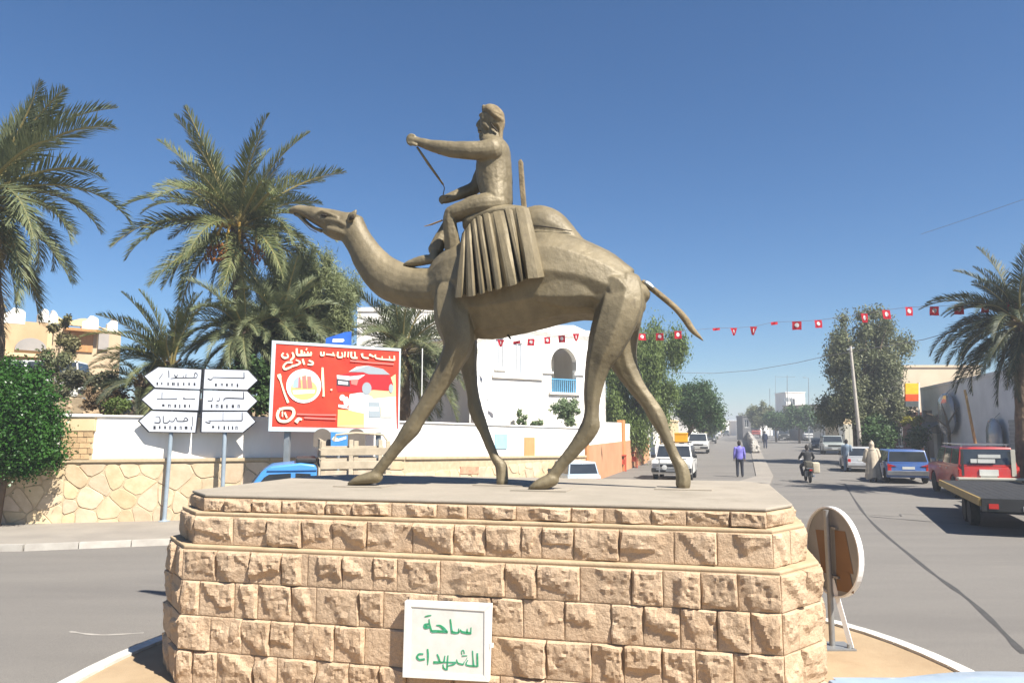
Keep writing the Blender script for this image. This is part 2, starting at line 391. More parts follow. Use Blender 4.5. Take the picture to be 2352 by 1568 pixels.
kp = [Vector((k0.x-6,k0.y-.6,0)), k1, k2, k3, Vector((-2.6,21.3,0)), Vector((ws[4].x+.4,ws[4].y-1.6,0))]
for i in range(len(kp)-1):
    a, b = kp[i].copy(), kp[i+1].copy(); a.z = b.z = 0; L = (b-a).length; d = (b-a)/L; n = Vector((d.y,-d.x,0)); m = int(L/1.0)
    for j in range(m):
        p, q = a+d*(L*j/m+.01), a+d*(L*(j+1)/m-.01)
        MB().hexa([p+n*.14, q+n*.14, q-n*.01, p-n*.01],[p+n*.12+Vector((0,0,.135)), q+n*.12+Vector((0,0,.135)), q-n*.01+Vector((0,0,.135)), p-n*.01+Vector((0,0,.135))]).build('kerb_stone', CONC, kb, True)
# street median: kerbed strip, then a rubble stone wall
def sp(D, off, z=0): return Vector((sx(D, off), D, z))
struct(MB().prism([sp(29,5.4), sp(30,8.2), sp(40,8.9), sp(74,9.2), sp(170,9.2), sp(170,8.2), sp(74,8.2), sp(40,8.0)], (0,0,.05)).build('median', PAVE))
mw = thing('median_wall', 'grey rubble stone wall standing on the street median', 'wall', sp(75,8.7))
RUB = mat('rubble', (.42,.39,.34), (.28,.26,.23), scale=5, rough=.95, bump=.6, bscale=14, rand=.25)
MB().hexa([sp(75,8.35,.12), sp(150,8.35,.12), sp(150,9.05,.12), sp(75,9.05,.12)],[sp(78,8.5,1.2), sp(150,8.5,1.7), sp(150,8.9,1.7), sp(78,8.9,1.2)]).build('core', RUB, mw, True)
rr = random.Random(3)
for k in range(110):
    D = 74.8+36*rr.random()**2; z = rr.uniform(.2, 1.15+.012*(D-75)); s = rr.uniform(.15,.3); f = min(1, max(0,(D-75)/3))
    c = sp(D, 8.35+.1*z if rr.random() < .6 or D > 76 else rr.uniform(8.4,9), min(z, .25+f*1.2))
    m = MB().sphere(c, s, 3, (rr.uniform(.8,1.2), rr.uniform(.7,1.2), rr.uniform(.6,.9)))
    m.build('stone', RUB, mw, True)
# ------------------------------------------------------------------ buildings
BLUEP = mat('blue_paint', (.1,.33,.55), (.14,.42,.62), scale=4, rough=.5)
SHADEGLASS = mat('window_glass', (.03,.035,.04), (.05,.06,.065), rough=.12, spec=.7)
FRAMEW = mat('white_frame', (.7,.69,.65), rough=.6)
DOORW = mat('tan_door', (.45,.24,.09), (.36,.18,.07), scale=2, rough=.6, stretch=(8,8,.6))
def facade_frame(p0, p1):
    d = Vector((p1[0]-p0[0], p1[1]-p0[1], 0)); L = d.length; d /= L; return d, Vector((d.y, -d.x, 0)), L
class Face:
    def __init__(s, p0, p1): s.p = Vector((p0[0], p0[1], 0)); s.d, s.n, s.L = facade_frame(p0, p1)
    def pt(s, u, z, o=0): return s.p+s.d*u+s.n*o+Vector((0,0,z))
    def box(s, u0, u1, z0, z1, o0, o1):
        return MB().hexa([s.pt(u0,z0,o1), s.pt(u1,z0,o1), s.pt(u1,z0,o0), s.pt(u0,z0,o0)], [s.pt(u0,z1,o1), s.pt(u1,z1,o1), s.pt(u1,z1,o0), s.pt(u0,z1,o0)])
    def uv(s, px, py):
        q = on_plane(px, py, s.p, s.n); return (q-s.p).dot(s.d), q.z
def wall_with_holes(F, u0, u1, z0, z1, holes, thick, name, m, parent):
    """holes: list of (u0,u1,z0,z1); wall face cut into a grid, reveals are real"""
    us = sorted({u0, u1, *[h[0] for h in holes], *[h[1] for h in holes]}); zs = sorted({z0, z1, *[h[2] for h in holes], *[h[3] for h in holes]})
    mb = MB()
    ins = lambda u, z: any(h[0] < u < h[1] and h[2] < z < h[3] for h in holes)
    for i in range(len(us)-1):
        for j in range(len(zs)-1):
            if not ins((us[i]+us[i+1])/2, (zs[j]+zs[j+1])/2):
                mb.quad(F.pt(us[i],zs[j]), F.pt(us[i+1],zs[j]), F.pt(us[i+1],zs[j+1]), F.pt(us[i],zs[j+1]))
    for h in holes:
        a, b, c, d = h
        for p, q in (((a,c),(b,c)),((b,c),(b,d)),((b,d),(a,d)),((a,d),(a,c))):
            mb.quad(F.pt(*p), F.pt(*q), F.pt(*q,-thick), F.pt(*p,-thick))
    for p, q in (((u0,z0),(u1,z0)),((u1,z0),(u1,z1)),((u1,z1),(u0,z1)),((u0,z1),(u0,z0))):
        mb.quad(F.pt(*p), F.pt(*q), F.pt(*q,-thick), F.pt(*p,-thick))
    return mb.build(name, m, parent, True)
def window(F, h, parent, bars=1, glass=SHADEGLASS, fm_=FRAMEW, dep=.16, sill=True):
    a, b, c, d = h; w = MB()
    for box in ((a,a+.06,c,d),(b-.06,b,c,d),(a+.06,b-.06,c,c+.06),(a+.06,b-.06,d-.06,d)): w.add(*(lambda m: (m.v, m.f))(F.box(*box, -dep, -dep+.06)))
    for k in range(bars): x = a+(b-a)*(k+1)/(bars+1); m = F.box(x-.025,x+.025,c+.06,d-.06,-dep,-dep+.05); w.add(m.v, m.f)
    o = w.build('window', fm_, parent, True)
    F.box(a+.03,b-.03,c+.03,d-.03,-dep-.02,-dep+.01).build('pane', glass, o, True)
    if sill: F.box(a-.08,b+.08,c-.09,c-.003,-.05,.09).build('sill', fm_, o, True)
    return o
# white two-storey building with the horseshoe arch
D0 = 44.
F = Face(at(1090, 980, 40), at(1392, 980, 46))
wb = thing('white_house', 'white two storey house with a horseshoe arch balcony railed in blue', 'house', F.pt(F.L/2, 0))
zt = F.uv(1240, 760)[1]; aL, az0 = F.uv(1263, 900); aR, az1 = F.uv(1327, 800)
zs_ = az0+(az1-az0)*.52
h_arch = (aL+.12, aR-.12, az0, az1)
hw = []
for px0, px1, py0, py1 in ((1138,1158,770,848),(1178,1200,786,862)):
    u0, z1_ = F.uv(px0, py0); u1, z0_ = F.uv(px1, py1); hw.append((u0, u1, z0_, z1_))
wall_with_holes(F, 0, F.L, 0, zt, [h_arch]+hw, .35, 'front_wall', WHITE, wb)
for h in hw: window(F, h, wb, 1, glass=mat('pale_blind', (.5,.54,.58), (.42,.46,.5), rough=.6), dep=.1)
# arch: ring of voussoir wedge filling the corners of the opening
mb = MB(); uc = (aL+aR)/2; rad = (aR-aL)/2*1.0; zc = az1-rad*.95
n = 24; arc = [(uc+rad*.92*math.cos(PI*(1.12-1.24*k/n)), zc+rad*.92*math.sin(PI*(1.12-1.24*k/n))) for k in range(n+1)]
def corner(side):
    pts = [p for p in arc if (p[0]-uc)*side >= -1e-6]
    pts = sorted(pts, key=lambda p: -p[1]) if True else pts
    e = uc+side*(h_arch[1]-h_arch[0])/2
    m = MB()
    for i in range(len(pts)-1):
        p, q = pts[i], pts[i+1]
        m.prism([F.pt(*p), F.pt(*q), F.pt(e, q[1]), F.pt(e, p[1])], F.n*-.35)
    m.prism([F.pt(*pts[0]), F.pt(e, pts[0][1]), F.pt(e, az1), F.pt(pts[0][0], az1)], F.n*-.35)
    return m
corner(-1).build('arch_spandrel', WHITE, wb, True); corner(1).build('arch_spandrel', WHITE, wb, True)
F.box(aL-.3, aR+.3, az0-1.2, az1+.4, -2.6, -2.5).build('balcony_back_wall', WHITE, wb, True)
F.box(aL-.1, aR+.1, az0-.12, az0-.002, -2.5, .15).build('balcony_slab', WHITE, wb, True)
F.box(uc-.5, uc+.25, az0, az0+2.1, -2.5, -2.45).build('balcony_door', BLUEP, wb, True)
rz1 = az0+(az1-az0)*.28
rail = MB()
for k in range(13): x = aL+.15+(aR-aL-.3)*k/12; m = F.box(x-.025,x+.025,az0,rz1,-.12,-.08); rail.add(m.v, m.f)
m = F.box(aL+.12,aR-.12,rz1,rz1+.06,-.14,-.06); rail.add(m.v, m.f); rail.build('balcony_railing', BLUEP, wb, True)
F.box(aL+.13, aL+.32, az0, zc-.1, -.3, -.24).build('shutter', BLUEP, wb, True)
F.box(aR-.35, aR+.45, zc-.55, zc-.42, -.02, .1).build('cornice', WHITE, wb, True); F.box(aL-.55, aL+.2, zc-.55, zc-.42, -.02, .1).build('cornice', WHITE, wb, True)
u0, z0_ = F.uv(1130, 852); u1, _ = F.uv(1245, 880)
F.box(u0, u1, z0_-.35, z0_-.22, 0, .12).build('string_course', WHITE, wb, True)
par = MB(); pr = [(0,zt),(0,F.uv(1100,752)[1])]
top = [F.uv(1090,790), F.uv(1215,755), F.uv(1280,747), F.uv(1318,747), F.uv(1345,759), F.uv(1392,762)]
top = [(0,top[0][1])]+top[1:-1]+[(F.L, top[-1][1])]
par.prism([F.pt(0,zt-.3)]+[F.pt(F.L,zt-.3)]+[F.pt(*p) for p in top[::-1]], F.n*-.3); par.build('parapet', WHITE, wb, True)
E2 = Face(F.pt(F.L,0), F.pt(F.L,0)-F.n*9)
wall_with_holes(E2, 0, 9, 0, zt, [], .3, 'side_wall', WHITE, wb)
F.box(.3, F.L-.31, zt-.5, zt-.31, -9, -.36).build('roof', WHITE, wb, True)
# rear wing further left, seen behind the palms
G = Face(at(815, 980, 47), at(1110, 980, 47))
wb2 = thing('white_house', 'plain white house wing standing behind the palm trees', 'house', G.pt(G.L/2, 0))
zt2 = G.uv(900, 715)[1]; hs2 = []
for px0, px1, py0, py1 in ((1000,1030,800,850),):
    u0, z1_ = G.uv(px0, py0); u1, z0_ = G.uv(px1, py1); hs2.append((u0,u1,z0_,z1_))
wall_with_holes(G, 0, G.L, 0, zt2, hs2, .3, 'front_wall', WHITE, wb2)
for h in hs2: window(G, h, wb2)
G.box(0, G.L, zt2+.002, zt2+.25, -.4, .08).build('coping', WHITE, wb2, True); G.box(.0, .3, 0, zt2-.004, -8, -.31).build('side_wall', WHITE, wb2, True); G.box(.31, G.L-.05, zt2-.6, zt2-.4, -8, -.31).build('roof', WHITE, wb2, True)
# doors and boards on the boundary wall
def wall_panel(i, x0, x1, y0, y1, name, label, cat, m, t=.04):
    l0, t0, l1, t1, n = wseg(i); p = [on_plane(x, y, l0, n) for x, y in ((x0,y1),(x1,y1),(x1,y0),(x0,y0))]
    o = MB().prism([q+n*-.048 for q in p], n*t).build(name, m); return tag(o, label, cat)
ORANGE = mat('orange_door', (.52,.3,.13), (.46,.25,.1), scale=3, rough=.7)
LBLUE = mat('light_blue_paint', (.28,.52,.66), (.34,.58,.7), scale=3, rough=.6)
wall_panel(3, 1206, 1229, 1004, 1046, 'wall_door', 'small orange door set in the white wall right of the blue board', 'door', ORANGE)
wall_panel(3, 1139, 1166, 996, 1030, 'wall_board', 'light blue board fixed on the white wall', 'board', LBLUE)
REDST = mat('faded_red', (.45,.2,.13), (.5,.33,.2), scale=5, rough=.9)
wall_panel(3, 1056, 1098, 1071, 1088, 'wall_patch', 'faded red painted patch on the stone base of the wall', 'paint patch', REDST, .085)
# tan house on the rise at the left
hill_pts = {}
HB = Face(at(-40, 980, 39), at(300, 980, 44))
th = thing('tan_house', 'tan flat roofed house with white horned parapet on the rise', 'house', HB.pt(HB.L/2, 4.2))
TAN = mat('tan_wall', (.5,.35,.2), (.43,.29,.16), scale=.8, rough=.9, bump=.1, bscale=15); TAN2 = mat('ochre_wall', (.5,.39,.26), (.44,.33,.21), scale=.9, rough=.9)
GREYV = mat('wall_shade_and_niche', (.27,.25,.23), (.33,.3,.27), scale=1, rough=.9)  # grey for the painted wall shading, and for the niche
def hb(px0, px1, py0, py1, o0, o1, name, m, bev=0):
    u0, z1_ = HB.uv(px0, py0); u1, z0_ = HB.uv(px1, py1); return HB.box(u0, u1, z0_, z1_, o0, o1).build(name, m, th, True, bevel=bev)
hb(-60, 100, 728, 900, -9, 0, 'left_block', TAN); hb(118, 286, 742, 900, -9, -1.2, 'right_block', TAN2)
hb(100, 118, 745, 900, -9, -.6, 'link_wall', CREAM); hb(-60, 96, 805, 822, .002, .35, 'string_course', CREAM)
hb(-60, 92, 822, 880, .002, .12, 'lower_band', WHITE)
u0, z1_ = HB.uv(174, 757); u1, z0_ = HB.uv(226, 806)
HB.box(u0, u1, z0_, z1_, -1.198, -1.1).build('door', DOORW, th, True)
HB.box(u0-.35, u1+.25, z1_+.01, z1_+.16, -1.198, -.5).build('door_canopy', DOORW, th, True)
hb(240, 262, 762, 800, -1.198, -1.02, 'wall_niche', GREYV)
u0, z1_ = HB.uv(0, 750); u1, z0_ = HB.uv(6, 770); HB.box(-.2, .45, z0_, z1_, .002, .05).build('window', SHADEGLASS, th, True)
def horn(px, py, w, h, o):           # curved parapet ornament
    u, z = HB.uv(px, py); hw_ = w*44/1729/2; hh = h*44/1729
    P = [(-hw_,-.3),(hw_,-.3)]+[(hw_-1.0*hw_*(1-math.cos(k*PI/2/5)), hh*(.55+.45*math.sin(k*PI/2/5))) for k in range(6)]+[(-hw_*.1,hh*.8),(-hw_*.45,hh*.5),(-hw_,hh*.3)]
    MB().prism([HB.pt(u+x, z+y, o) for x, y in P], HB.n*-.35).build('parapet_horn', WHITE, th, True, bevel=.03)
horn(125, 745, 22, 34, -.58); horn(222, 742, 34, 22, -1.18); horn(274, 746, 22, 20, -1.18); horn(30, 730, 44, 22, .02); horn(100, 728, 20, 18, .02)
mb = MB(); n = 14
for k in range(n):                   # curved parapet line over the right block
    f0, f1 = k/n, (k+1)/n; u0, _ = HB.uv(140+140*f0, 740); u1, _ = HB.uv(140+140*f1, 740)
    y0, y1 = 722+22*f0+8*math.sin(f0*9), 722+22*f1+8*math.sin(f1*9); za, zb_ = HB.uv(200, y0)[1], HB.uv(200, y1)[1]; zb0 = HB.uv(200,744)[1]
    mb.hexa([HB.pt(u0,zb0,-1.19), HB.pt(u1,zb0,-1.19), HB.pt(u1,zb0,-1.5), HB.pt(u0,zb0,-1.5)], [HB.pt(u0,za,-1.19), HB.pt(u1,zb_,-1.19), HB.pt(u1,zb_,-1.5), HB.pt(u0,za,-1.5)])
mb.build('parapet', CREAM, th, True)
u, z = HB.uv(70, 805); shade_arc = []
for k in range(17):
    a = PI*k/16; shade_arc.append((u+.75*math.cos(a), z+.75*math.sin(a)*.9))
MB().prism([HB.pt(x, y, .004) for x, y in shade_arc], HB.n*.12).build('wall_shade', GREYV, th, True)  # grey half-disc painted in as the shading of the curved wall
# the rise behind the wall
hx = np.linspace(-34, 2, 37); hy = np.linspace(20, 60, 33); V = []
def base_y(x):                        # wall line depth at x
    xs = [w[0].x for w in wpts]; ys = [w[0].y for w in wpts]; return float(np.interp(x, xs, ys))
for y in hy:
    for x in hx:
        d = max(0, min(1, (y-base_y(x)-.6)/14)); e = max(0, min(1, (-2.5-x)/11))
        yy = max(y, base_y(x)+.55)
        zz = 1.0+(d*d*(3-2*d))*1.6*e+.3*d*e+.8*e
        zz += (noise.noise(Vector((x*.5, y*.5, 0)))*.5+noise.noise(Vector((x*1.3, y*1.3, 4)))*.25)*min(1, d*3)
        V.append((x, yy, zz))
nx_ = len(hx); Fh = [(j*nx_+i, j*nx_+i+1, (j+1)*nx_+i+1, (j+1)*nx_+i) for j in range(len(hy)-1) for i in range(nx_-1)]
DIRT = mat('rocky_soil', (.27,.2,.12), (.18,.135,.08), scale=1.2, rough=.95, bump=.6, bscale=8)
hill = struct(MB().add(V, Fh).build('hill', DIRT, smooth=True, normals=False))
def hill_z(x, y):
    i = int(np.clip(np.searchsorted(hx, x)-1, 0, len(hx)-2)); j = int(np.clip(np.searchsorted(hy, y)-1, 0, len(hy)-2)); return V_h[j*nx_+i][2]
V_h = V
ROCK = mat('garden_rock', (.42,.31,.2), (.3,.22,.14), scale=3, rough=.95, bump=.6, bscale=9, rand=.25)
rr = random.Random(11)
rock_meshes = []
for k in range(5):
    m = MB().sphere((0,0,0), 1, 5, (1,.8,.65)); m.v = [tuple(Vector(p)*(1+.35*noise.noise(Vector(p)*1.4+Vector((k*5,0,0))))) for p in m.v]
    me = m.mesh('rock', normals=True); me.materials.append(ROCK); rock_meshes.append(me)
for k in range(46):
    px, py, D = rr.uniform(110, 330), 0, rr.uniform(23, 33); x = xat(px, D); s = rr.uniform(.15,.5)
    o = bpy.data.objects.new('rock', rock_meshes[k % 5]); COL.objects.link(o); o.location = (x, D, hill_z(x, D)+.1*s); o.scale = (s, s, s); o.rotation_euler = (rr.random(), rr.random(), rr.random()*6)
    tag(o, 'rough tan rock lying on the planted slope behind the wall', 'rock', 'rocks on the slope')
# peach wall along the street, left side
PF = Face(gnd(1346, 1112), gnd(1492, 1060))
pw_ = thing('peach_wall', 'peach painted wall with orange pillars along the street', 'wall', PF.pt(PF.L/2, 0))
ORP = mat('orange_pillar', (.58,.26,.1), (.52,.22,.09), scale=2, rough=.85)
PF.box(0, PF.L, 0, 1.75, -.25, 0).build('wall_face', PEACH, pw_, True)
PF.box(-.05, .45, 0, 1.95, -.3, .08).build('pillar', ORP, pw_, True, bevel=.02)
u, _ = PF.uv(1431, 1040); PF.box(u-.2, u+.6, 0, 3.0, -.3, .07).build('pillar', ORP, pw_, True, bevel=.02)
PF.box(.8, u-.3, 1.752, 2.85, -.24, -.02).build('upper_panel', WHITE, pw_, True); PF.box(u+.62, PF.L*.72, 1.752, 2.8, -.24, -.02).build('upper_panel', WHITE, pw_, True)
u2, _ = PF.uv(1475, 1040); PF.box(u2, u2+.5, 0, 2.0, -.3, .06).build('pillar', ORP, pw_, True, bevel=.02)
# low houses further along the left side
def house(name, label, p0, p1, h, depth, m, wins, doorx=None, grp=None):
    Fh_ = Face(p0, p1); t = thing(name, label, 'house', Fh_.pt(Fh_.L/2, 0), group=grp)
    holes = [(u, u+w_, z_, z_+hh) for u, w_, z_, hh in wins]
    if doorx is not None: holes.append((doorx, doorx+1.0, .05, 2.2))
    wall_with_holes(Fh_, 0, Fh_.L, 0, h, holes, .25, 'front_wall', m, t)
    for hh in holes[:len(wins)]: window(Fh_, hh, t)
    if doorx is not None: Fh_.box(doorx+.02, doorx+.98, .05, 2.18, -.22, -.16).build('door', DOORW, t, True)
    Fh_.box(0, .25, 0, h, -depth, -.252).build('side_wall', m, t, True); Fh_.box(Fh_.L-.25, Fh_.L, 0, h, -depth, -.252).build('side_wall', m, t, True)
    Fh_.box(.26, Fh_.L-.26, 0, h, -depth, -depth+.25).build('back_wall', m, t, True)
    Fh_.box(-.1, Fh_.L+.1, h+.002, h+.22, -depth-.05, .1).build('roof', m, t, True)
    return t
house('house', 'cream low house with a brown door beside the peach wall', sp(57,-.3), sp(70,-.3), 3.4, 7, WHITE, [(4.5,1.2,1.1,1.2),(8.5,1.2,1.1,1.2)], 1.8)
house('house', 'sandy low house behind the clipped dark tree', sp(72,-.6), sp(95,-.6), 3.2, 8, CREAM, [(2.5,1.2,1.1,1.2),(8,1.2,1.1,1.2),(14,1.2,1.1,1.2)], 5.2)
house('house', 'far pale house at the end of the left row', sp(110,-.5), sp(150,-.5), 4.5, 9, WHITE, [(6,1.4,1.2,1.3),(14,1.4,1.2,1.3),(24,1.4,1.2,1.3)])
struct(MB().prism([sp(56,-.3), sp(56,2.0), sp(300,2.0), sp(300,-.3)], (0,0,.13)).build('pavement', PAVE))
# right hand row: grey shop in shade with green upper storey
GREYP = mat('grey_plaster', (.66,.64,.61), (.57,.55,.52), scale=.7, rough=.9, bump=.1, bscale=20); GREYP2 = mat('dark_plaster_band', (.24,.2,.18), (.2,.17,.15), scale=1, rough=.9)
A_, B_ = Vector((29.8,55.,0)), Vector((29.8-.303*36,19.,0))
SF = Face(A_, B_)
shop = thing('shop', 'grey plastered corner shop with a green upper storey and dark doorway', 'shop', SF.pt(SF.L/2, 0))
doors = []
for px0, px1, py1 in ((2122,2140,941),(2152,2164,950)):
    u0, _ = SF.uv(px0, 1000); u1, z1_ = SF.uv(px1, py1); doors.append((u0, u1, .15, z1_))
wall_with_holes(SF, 0, SF.L, 0, 5.25, doors, .3, 'street_wall', GREYP, shop)
for dd in doors: SF.box(dd[0]+.02, dd[1]-.02, .15, dd[3]-.02, -.28, -.2).build('door', mat('dark_door', (.06,.03,.025), rough=.6), shop, True)
SF.box(0, 9.5, 2.9, 3.35, .002, .06).build('band', GREYP2, shop, True)
SF.box(-.05, SF.L, 5.252, 5.42, -.4, .06).build('coping', GREYP, shop, True)
SE = Face(SF.pt(0,0)-SF.n*9, SF.pt(0,0))
wall_with_holes(SE, 0, 8.7, 0, 5.24, [], .3, 'end_wall', GREYP, shop)
SF.box(.31, SF.L-.1, 4.9, 5.05, -9, -.31).build('roof', GREYP, shop, True)
GRN = mat('green_wall', (.05,.10,.05), (.04,.08,.045), scale=.8, rough=.9); OCH = mat('ochre_band', (.5,.33,.05), rough=.8); BRN = mat('brown_wall', (.16,.11,.075), (.12,.08,.06), rough=.9)
ug, _ = SF.uv(2336, 700)
SF.box(ug, SF.L-9, 5.43, 7.2, -8, -2.5).build('middle_storey', BRN, shop, True); SF.box(ug-.06, SF.L-8.95, 7.202, 7.4, -8, -2.4).build('storey_band', OCH, shop, True); SF.box(ug, SF.L-9, 7.402, 8.6, -8, -2.5).build('upper_storey', GRN, shop, True)
# shutters of the next bay, at the picture's right edge
SH = mat('shutter_metal', (.36,.35,.34), (.3,.29,.28), scale=1, rough=.5, metal=.3)
SF.box(SF.L-4, SF.L, 5.43, 7.6, -8, -.1).build('shade_caster', GREYP, shop, True)  # out of view, added to throw shade over the trailer
us_, _ = SF.uv(2322, 1000)
for k in range(14): SF.box(us_, us_+2.8, .3+k*.19, .3+k*.19+.17, .002, .05+.03*(k % 2)).build('shutter_slat', SH, shop, True)
# awning over the doorway
AW = mat('awning_cloth', (.13,.13,.14), (.1,.1,.11), rough=.8)
ua, _ = SF.uv(2128, 990); ub, _ = SF.uv(2170, 990); awn = thing('awning', 'dark grey cloth awning over the shop doorway', 'awning', SF.pt((ua+ub)/2, 2.9, .4))
MB().prism([SF.pt(ua,2.95,.0), SF.pt(ub,2.95,.0), SF.pt(ub,2.25,1.3), SF.pt(ua,2.25,1.3)], (0,0,.03)).build('canopy', AW, awn, True)
for u in (ua+.05, ub-.05): MB().bar(SF.pt(u,2.2,.0), SF.pt(u,2.24,1.28), .03, .03).build('arm', GREYM, awn, True)
# beige building behind the shop, red brick shop, far buildings
house('beige_building', 'sunlit beige building rising behind the grey shop', at(2078,980,70), at(2262,980,70), 8.1, 10, mat('beige_plaster', (.6,.5,.36), (.54,.44,.31), scale=.6, rough=.9), [])
MAROON = mat('maroon_wall', (.16,.055,.035), (.11,.04,.03), scale=2, rough=.85, bump=.2, bscale=10)
house('maroon_shop', 'dark maroon shopfront behind the hedge and the blue car', sp(75,19.9), sp(58,20.8), 3.5, 5, MAROON, [(2,2.0,1,1.6),(6,2.0,1,1.6),(11,2.0,1,1.6)], 4.6)
house('house', 'tan far house beyond the round green trees', at(1800,980,150), at(1900,980,140), 6.6, 9, mat('far_tan', (.42,.33,.25), (.37,.29,.22), rough=.9), [(2,1.2,3.6,1.3),(5,1.2,3.6,1.3)])
house('house', 'white far house with square upper block', at(1808,980,170), at(1852,980,170), 10.2, 7, WHITE, [(1,1,7.5,1.4)])
house('shop', 'yellowish shop wall partly behind the tall tree', at(1895,980,96), at(1935,980,92), 5.2, 6, CREAM, [])
house('gatehouse', 'dark boxy gatehouse at the far end of the median', at(1706,980,150), at(1725,980,150), 4.6, 4, mat('dark_block', (.16,.15,.15), (.12,.12,.12), rough=.9), [(.4,.8,2.5,1.5)])
for k, (px, D, h, w_) in enumerate(((1745,230,4.2,14),(1700,330,4.5,16),(1640,300,5,20),(1600,240,5,16),(1880,210,5,20),(1930,160,4.4,12),(1985,120,5,10))):
    p = at(px, 980, D); house('house', ['pale distant house past the red truck','low house at the very end of the street','distant cream house at the left of the street end','distant house behind the dark clipped trees','distant house behind the parked vans','distant house behind the white kiosk','house behind the trunk of the tall tree'][k], p-Vector((w_/2,0,0)), p+Vector((w_/2,0,0)), h, 8, (WHITE, CREAM)[k % 2], [])
# ------------------------------------------------------------------ traffic island and pedestal
ANG = math.atan(.25); U = Vector((math.cos(ANG), -math.sin(ANG), 0)); Vv = Vector((math.sin(ANG), math.cos(ANG), 0))
PT = 1.92; PB = .15                                  # top of the pedestal, paving of the island
fl, fr = gnd(460, 1137, PT), gnd(1759, 1166, PT)
fm = (fl+fr)/2; HALF = (fr-fl).dot(U)/2; DEPTH = 3.3
def ploc(u, v, z): p = fm+U*u+Vv*v; return Vector((p.x, p.y, z))
def ring(grow):                                      # chamfered outline, counter-clockwise from front left
    g = grow; h = HALF; d = DEPTH; k = .41*g; a, b, p, q = .45, .40, .26, .44    # chamfers: left, right
    return [(-h-k,-g),(h+k,-g),(h+p+g,q-k),(h+p+g,d-q+k),(h+k,d+g),(-h-k,d+g),(-h-a-g,d-b+k),(-h-a-g,b-k)]
ped = thing('statue_pedestal', 'tapered pedestal of rough tan stone blocks carrying the camel rider statue', 'pedestal', ploc(0, DEPTH/2, PB))
courses = []                                         # (z0, z1, outward growth)
z = PT; hs = [.165,.31,.325,.325,.325,.32]; gs = [0,.085,.185,.185,.19,.19]
for h, g in zip(hs, gs): courses.append((z-h, z, g)); z -= h
def core(g0, z0, z1, name, m, lip=0):
    mb = MB(); a = ring(g0); n = 8
    mb.prism([ploc(u, v, z0) for u, v in a], (0,0,z1-z0)); return mb.build(name, m, ped, world=True, bevel=.012 if lip else 0)
for i, (z0, z1, g) in enumerate(courses):
    core(g-.009, z0-.02 if i < 5 else PB+.001, z1-.004 if i else z1-.03, 'core', MORTAR)
core(-.006, PT-.024, PT+.004, 'top_slab', TOPSLAB, 1)
for i in (0, 1):                                     # mortared ledges between the stepped courses
    z0, z1, g = courses[i]; g2 = courses[i+1][2]
    core(g2-.004, z0-.028, z0+.003, 'ledge', MORTAR, 1)
# joints of the front face read course by course
def c1(*x): return [(360+a/2.94)*.9608 for a in x]
def c2(*x): return [(1100+a/2.613)*.9608 for a in x]
J = [c1(510,700,910,1225,1420,1690,2010,2225)+c2(350,693,900,1197,1415,1688),
     c1(570,815,1060,1275,1515,1840,2130)+c2(160,380,510,710,997,1340,1610),
     c1(455,690,915,1100,1345,1560,1730,2035)+c2(280,480,750,1073,1268,1505,1735),
     c1(335,585,748,990,1160,1465,1635)+c2(-140,195,395,653,943,1145,1375,1605,1815),
     c1(155,415,640,840,1005,1290,1505)+c2(-120,190,540,820,1020,1260,1470,1705),
     c1(295,465,725,890,1165,1395,1610,1800)+c2(-40,250,530,820,1080,1330,1600,1850)]
def block(p0, uvec, nvec, wdt, h, seed, nx=12, ny=8, flat=False):
    """a rock-faced block: drafted edges, broken face made of a few chisel planes"""
    r = random.Random(seed); pl = []
    amp = r.uniform(.018, .045)
    for k in range(r.choice((1, 2, 2, 3))):          # chipped corners, mostly low and to the left, steep or gentle
        a = R(r.choice((r.uniform(195, 285), r.uniform(195, 285), r.uniform(0, 360)))); s = r.uniform(.18, .9)
        reach = r.uniform(-.05, .55)                 # how far across the face the break begins
        d0 = (abs(math.cos(a))*wdt/2+abs(math.sin(a))*h/2)*reach
        pl.append((-math.cos(a)*s, -math.sin(a)*s, amp+d0*s))
    tilt = (r.uniform(-.05,.05), r.uniform(-.10,.02), amp)
    pl.append((tilt[0], -tilt[1], amp))
    V = []; g = .0045
    for j in range(ny+1):
        for i in range(nx+1):
            e = lambda t, n: 0 if t == 0 else 1 if t == n else .035+(t-1)/(n-2)*.93
            u = g+e(i, nx)*(wdt-2*g); v = g+e(j, ny)*(h-2*g)
            cu, cv = u-wdt/2, v-h/2
            hgt = min(d+a*cu+b*cv for a, b, d in pl)
            q = noise.noise(Vector((u*8+seed*3.1, v*8, seed)))*.018+noise.noise(Vector((u*21, v*21+seed, 2)))*.012+noise.noise(Vector((u*45, v*45+seed, 7)))*.007
            edge = min(u, wdt-u, v, h-v)
            m = min(1, max(0, (edge-.005)/.012))
            hgt = max(.004, hgt+q)*m if not flat else .006*m
            ju, jv = noise.noise(Vector((u*6, v*6, seed+9)))*(.02 if 0 < i < nx else .007), noise.noise(Vector((u*6, v*6, seed+5)))*(.02 if 0 < j < ny else .006)
            V.append(p0+uvec*(u+ju)+Vector((0,0,1))*(v+jv)+nvec*hgt)
    F = [(j*(nx+1)+i, j*(nx+1)+i+1, (j+1)*(nx+1)+i+1, (j+1)*(nx+1)+i) for j in range(ny) for i in range(nx)]
    n0 = len(V); rim = [i for i in range(nx+1)]+[j*(nx+1)+nx for j in range(1, ny+1)]+[ny*(nx+1)+i for i in range(nx-1, -1, -1)]+[j*(nx+1) for j in range(ny-1, 0, -1)]
    for i in rim: V.append(Vector(V[i])-nvec*.07)
    k = len(rim)
    F += [(rim[(a+1)%k], rim[a], n0+a, n0+(a+1)%k) for a in range(k)]
    mb = MB().add(V, F); return mb
sid = 0
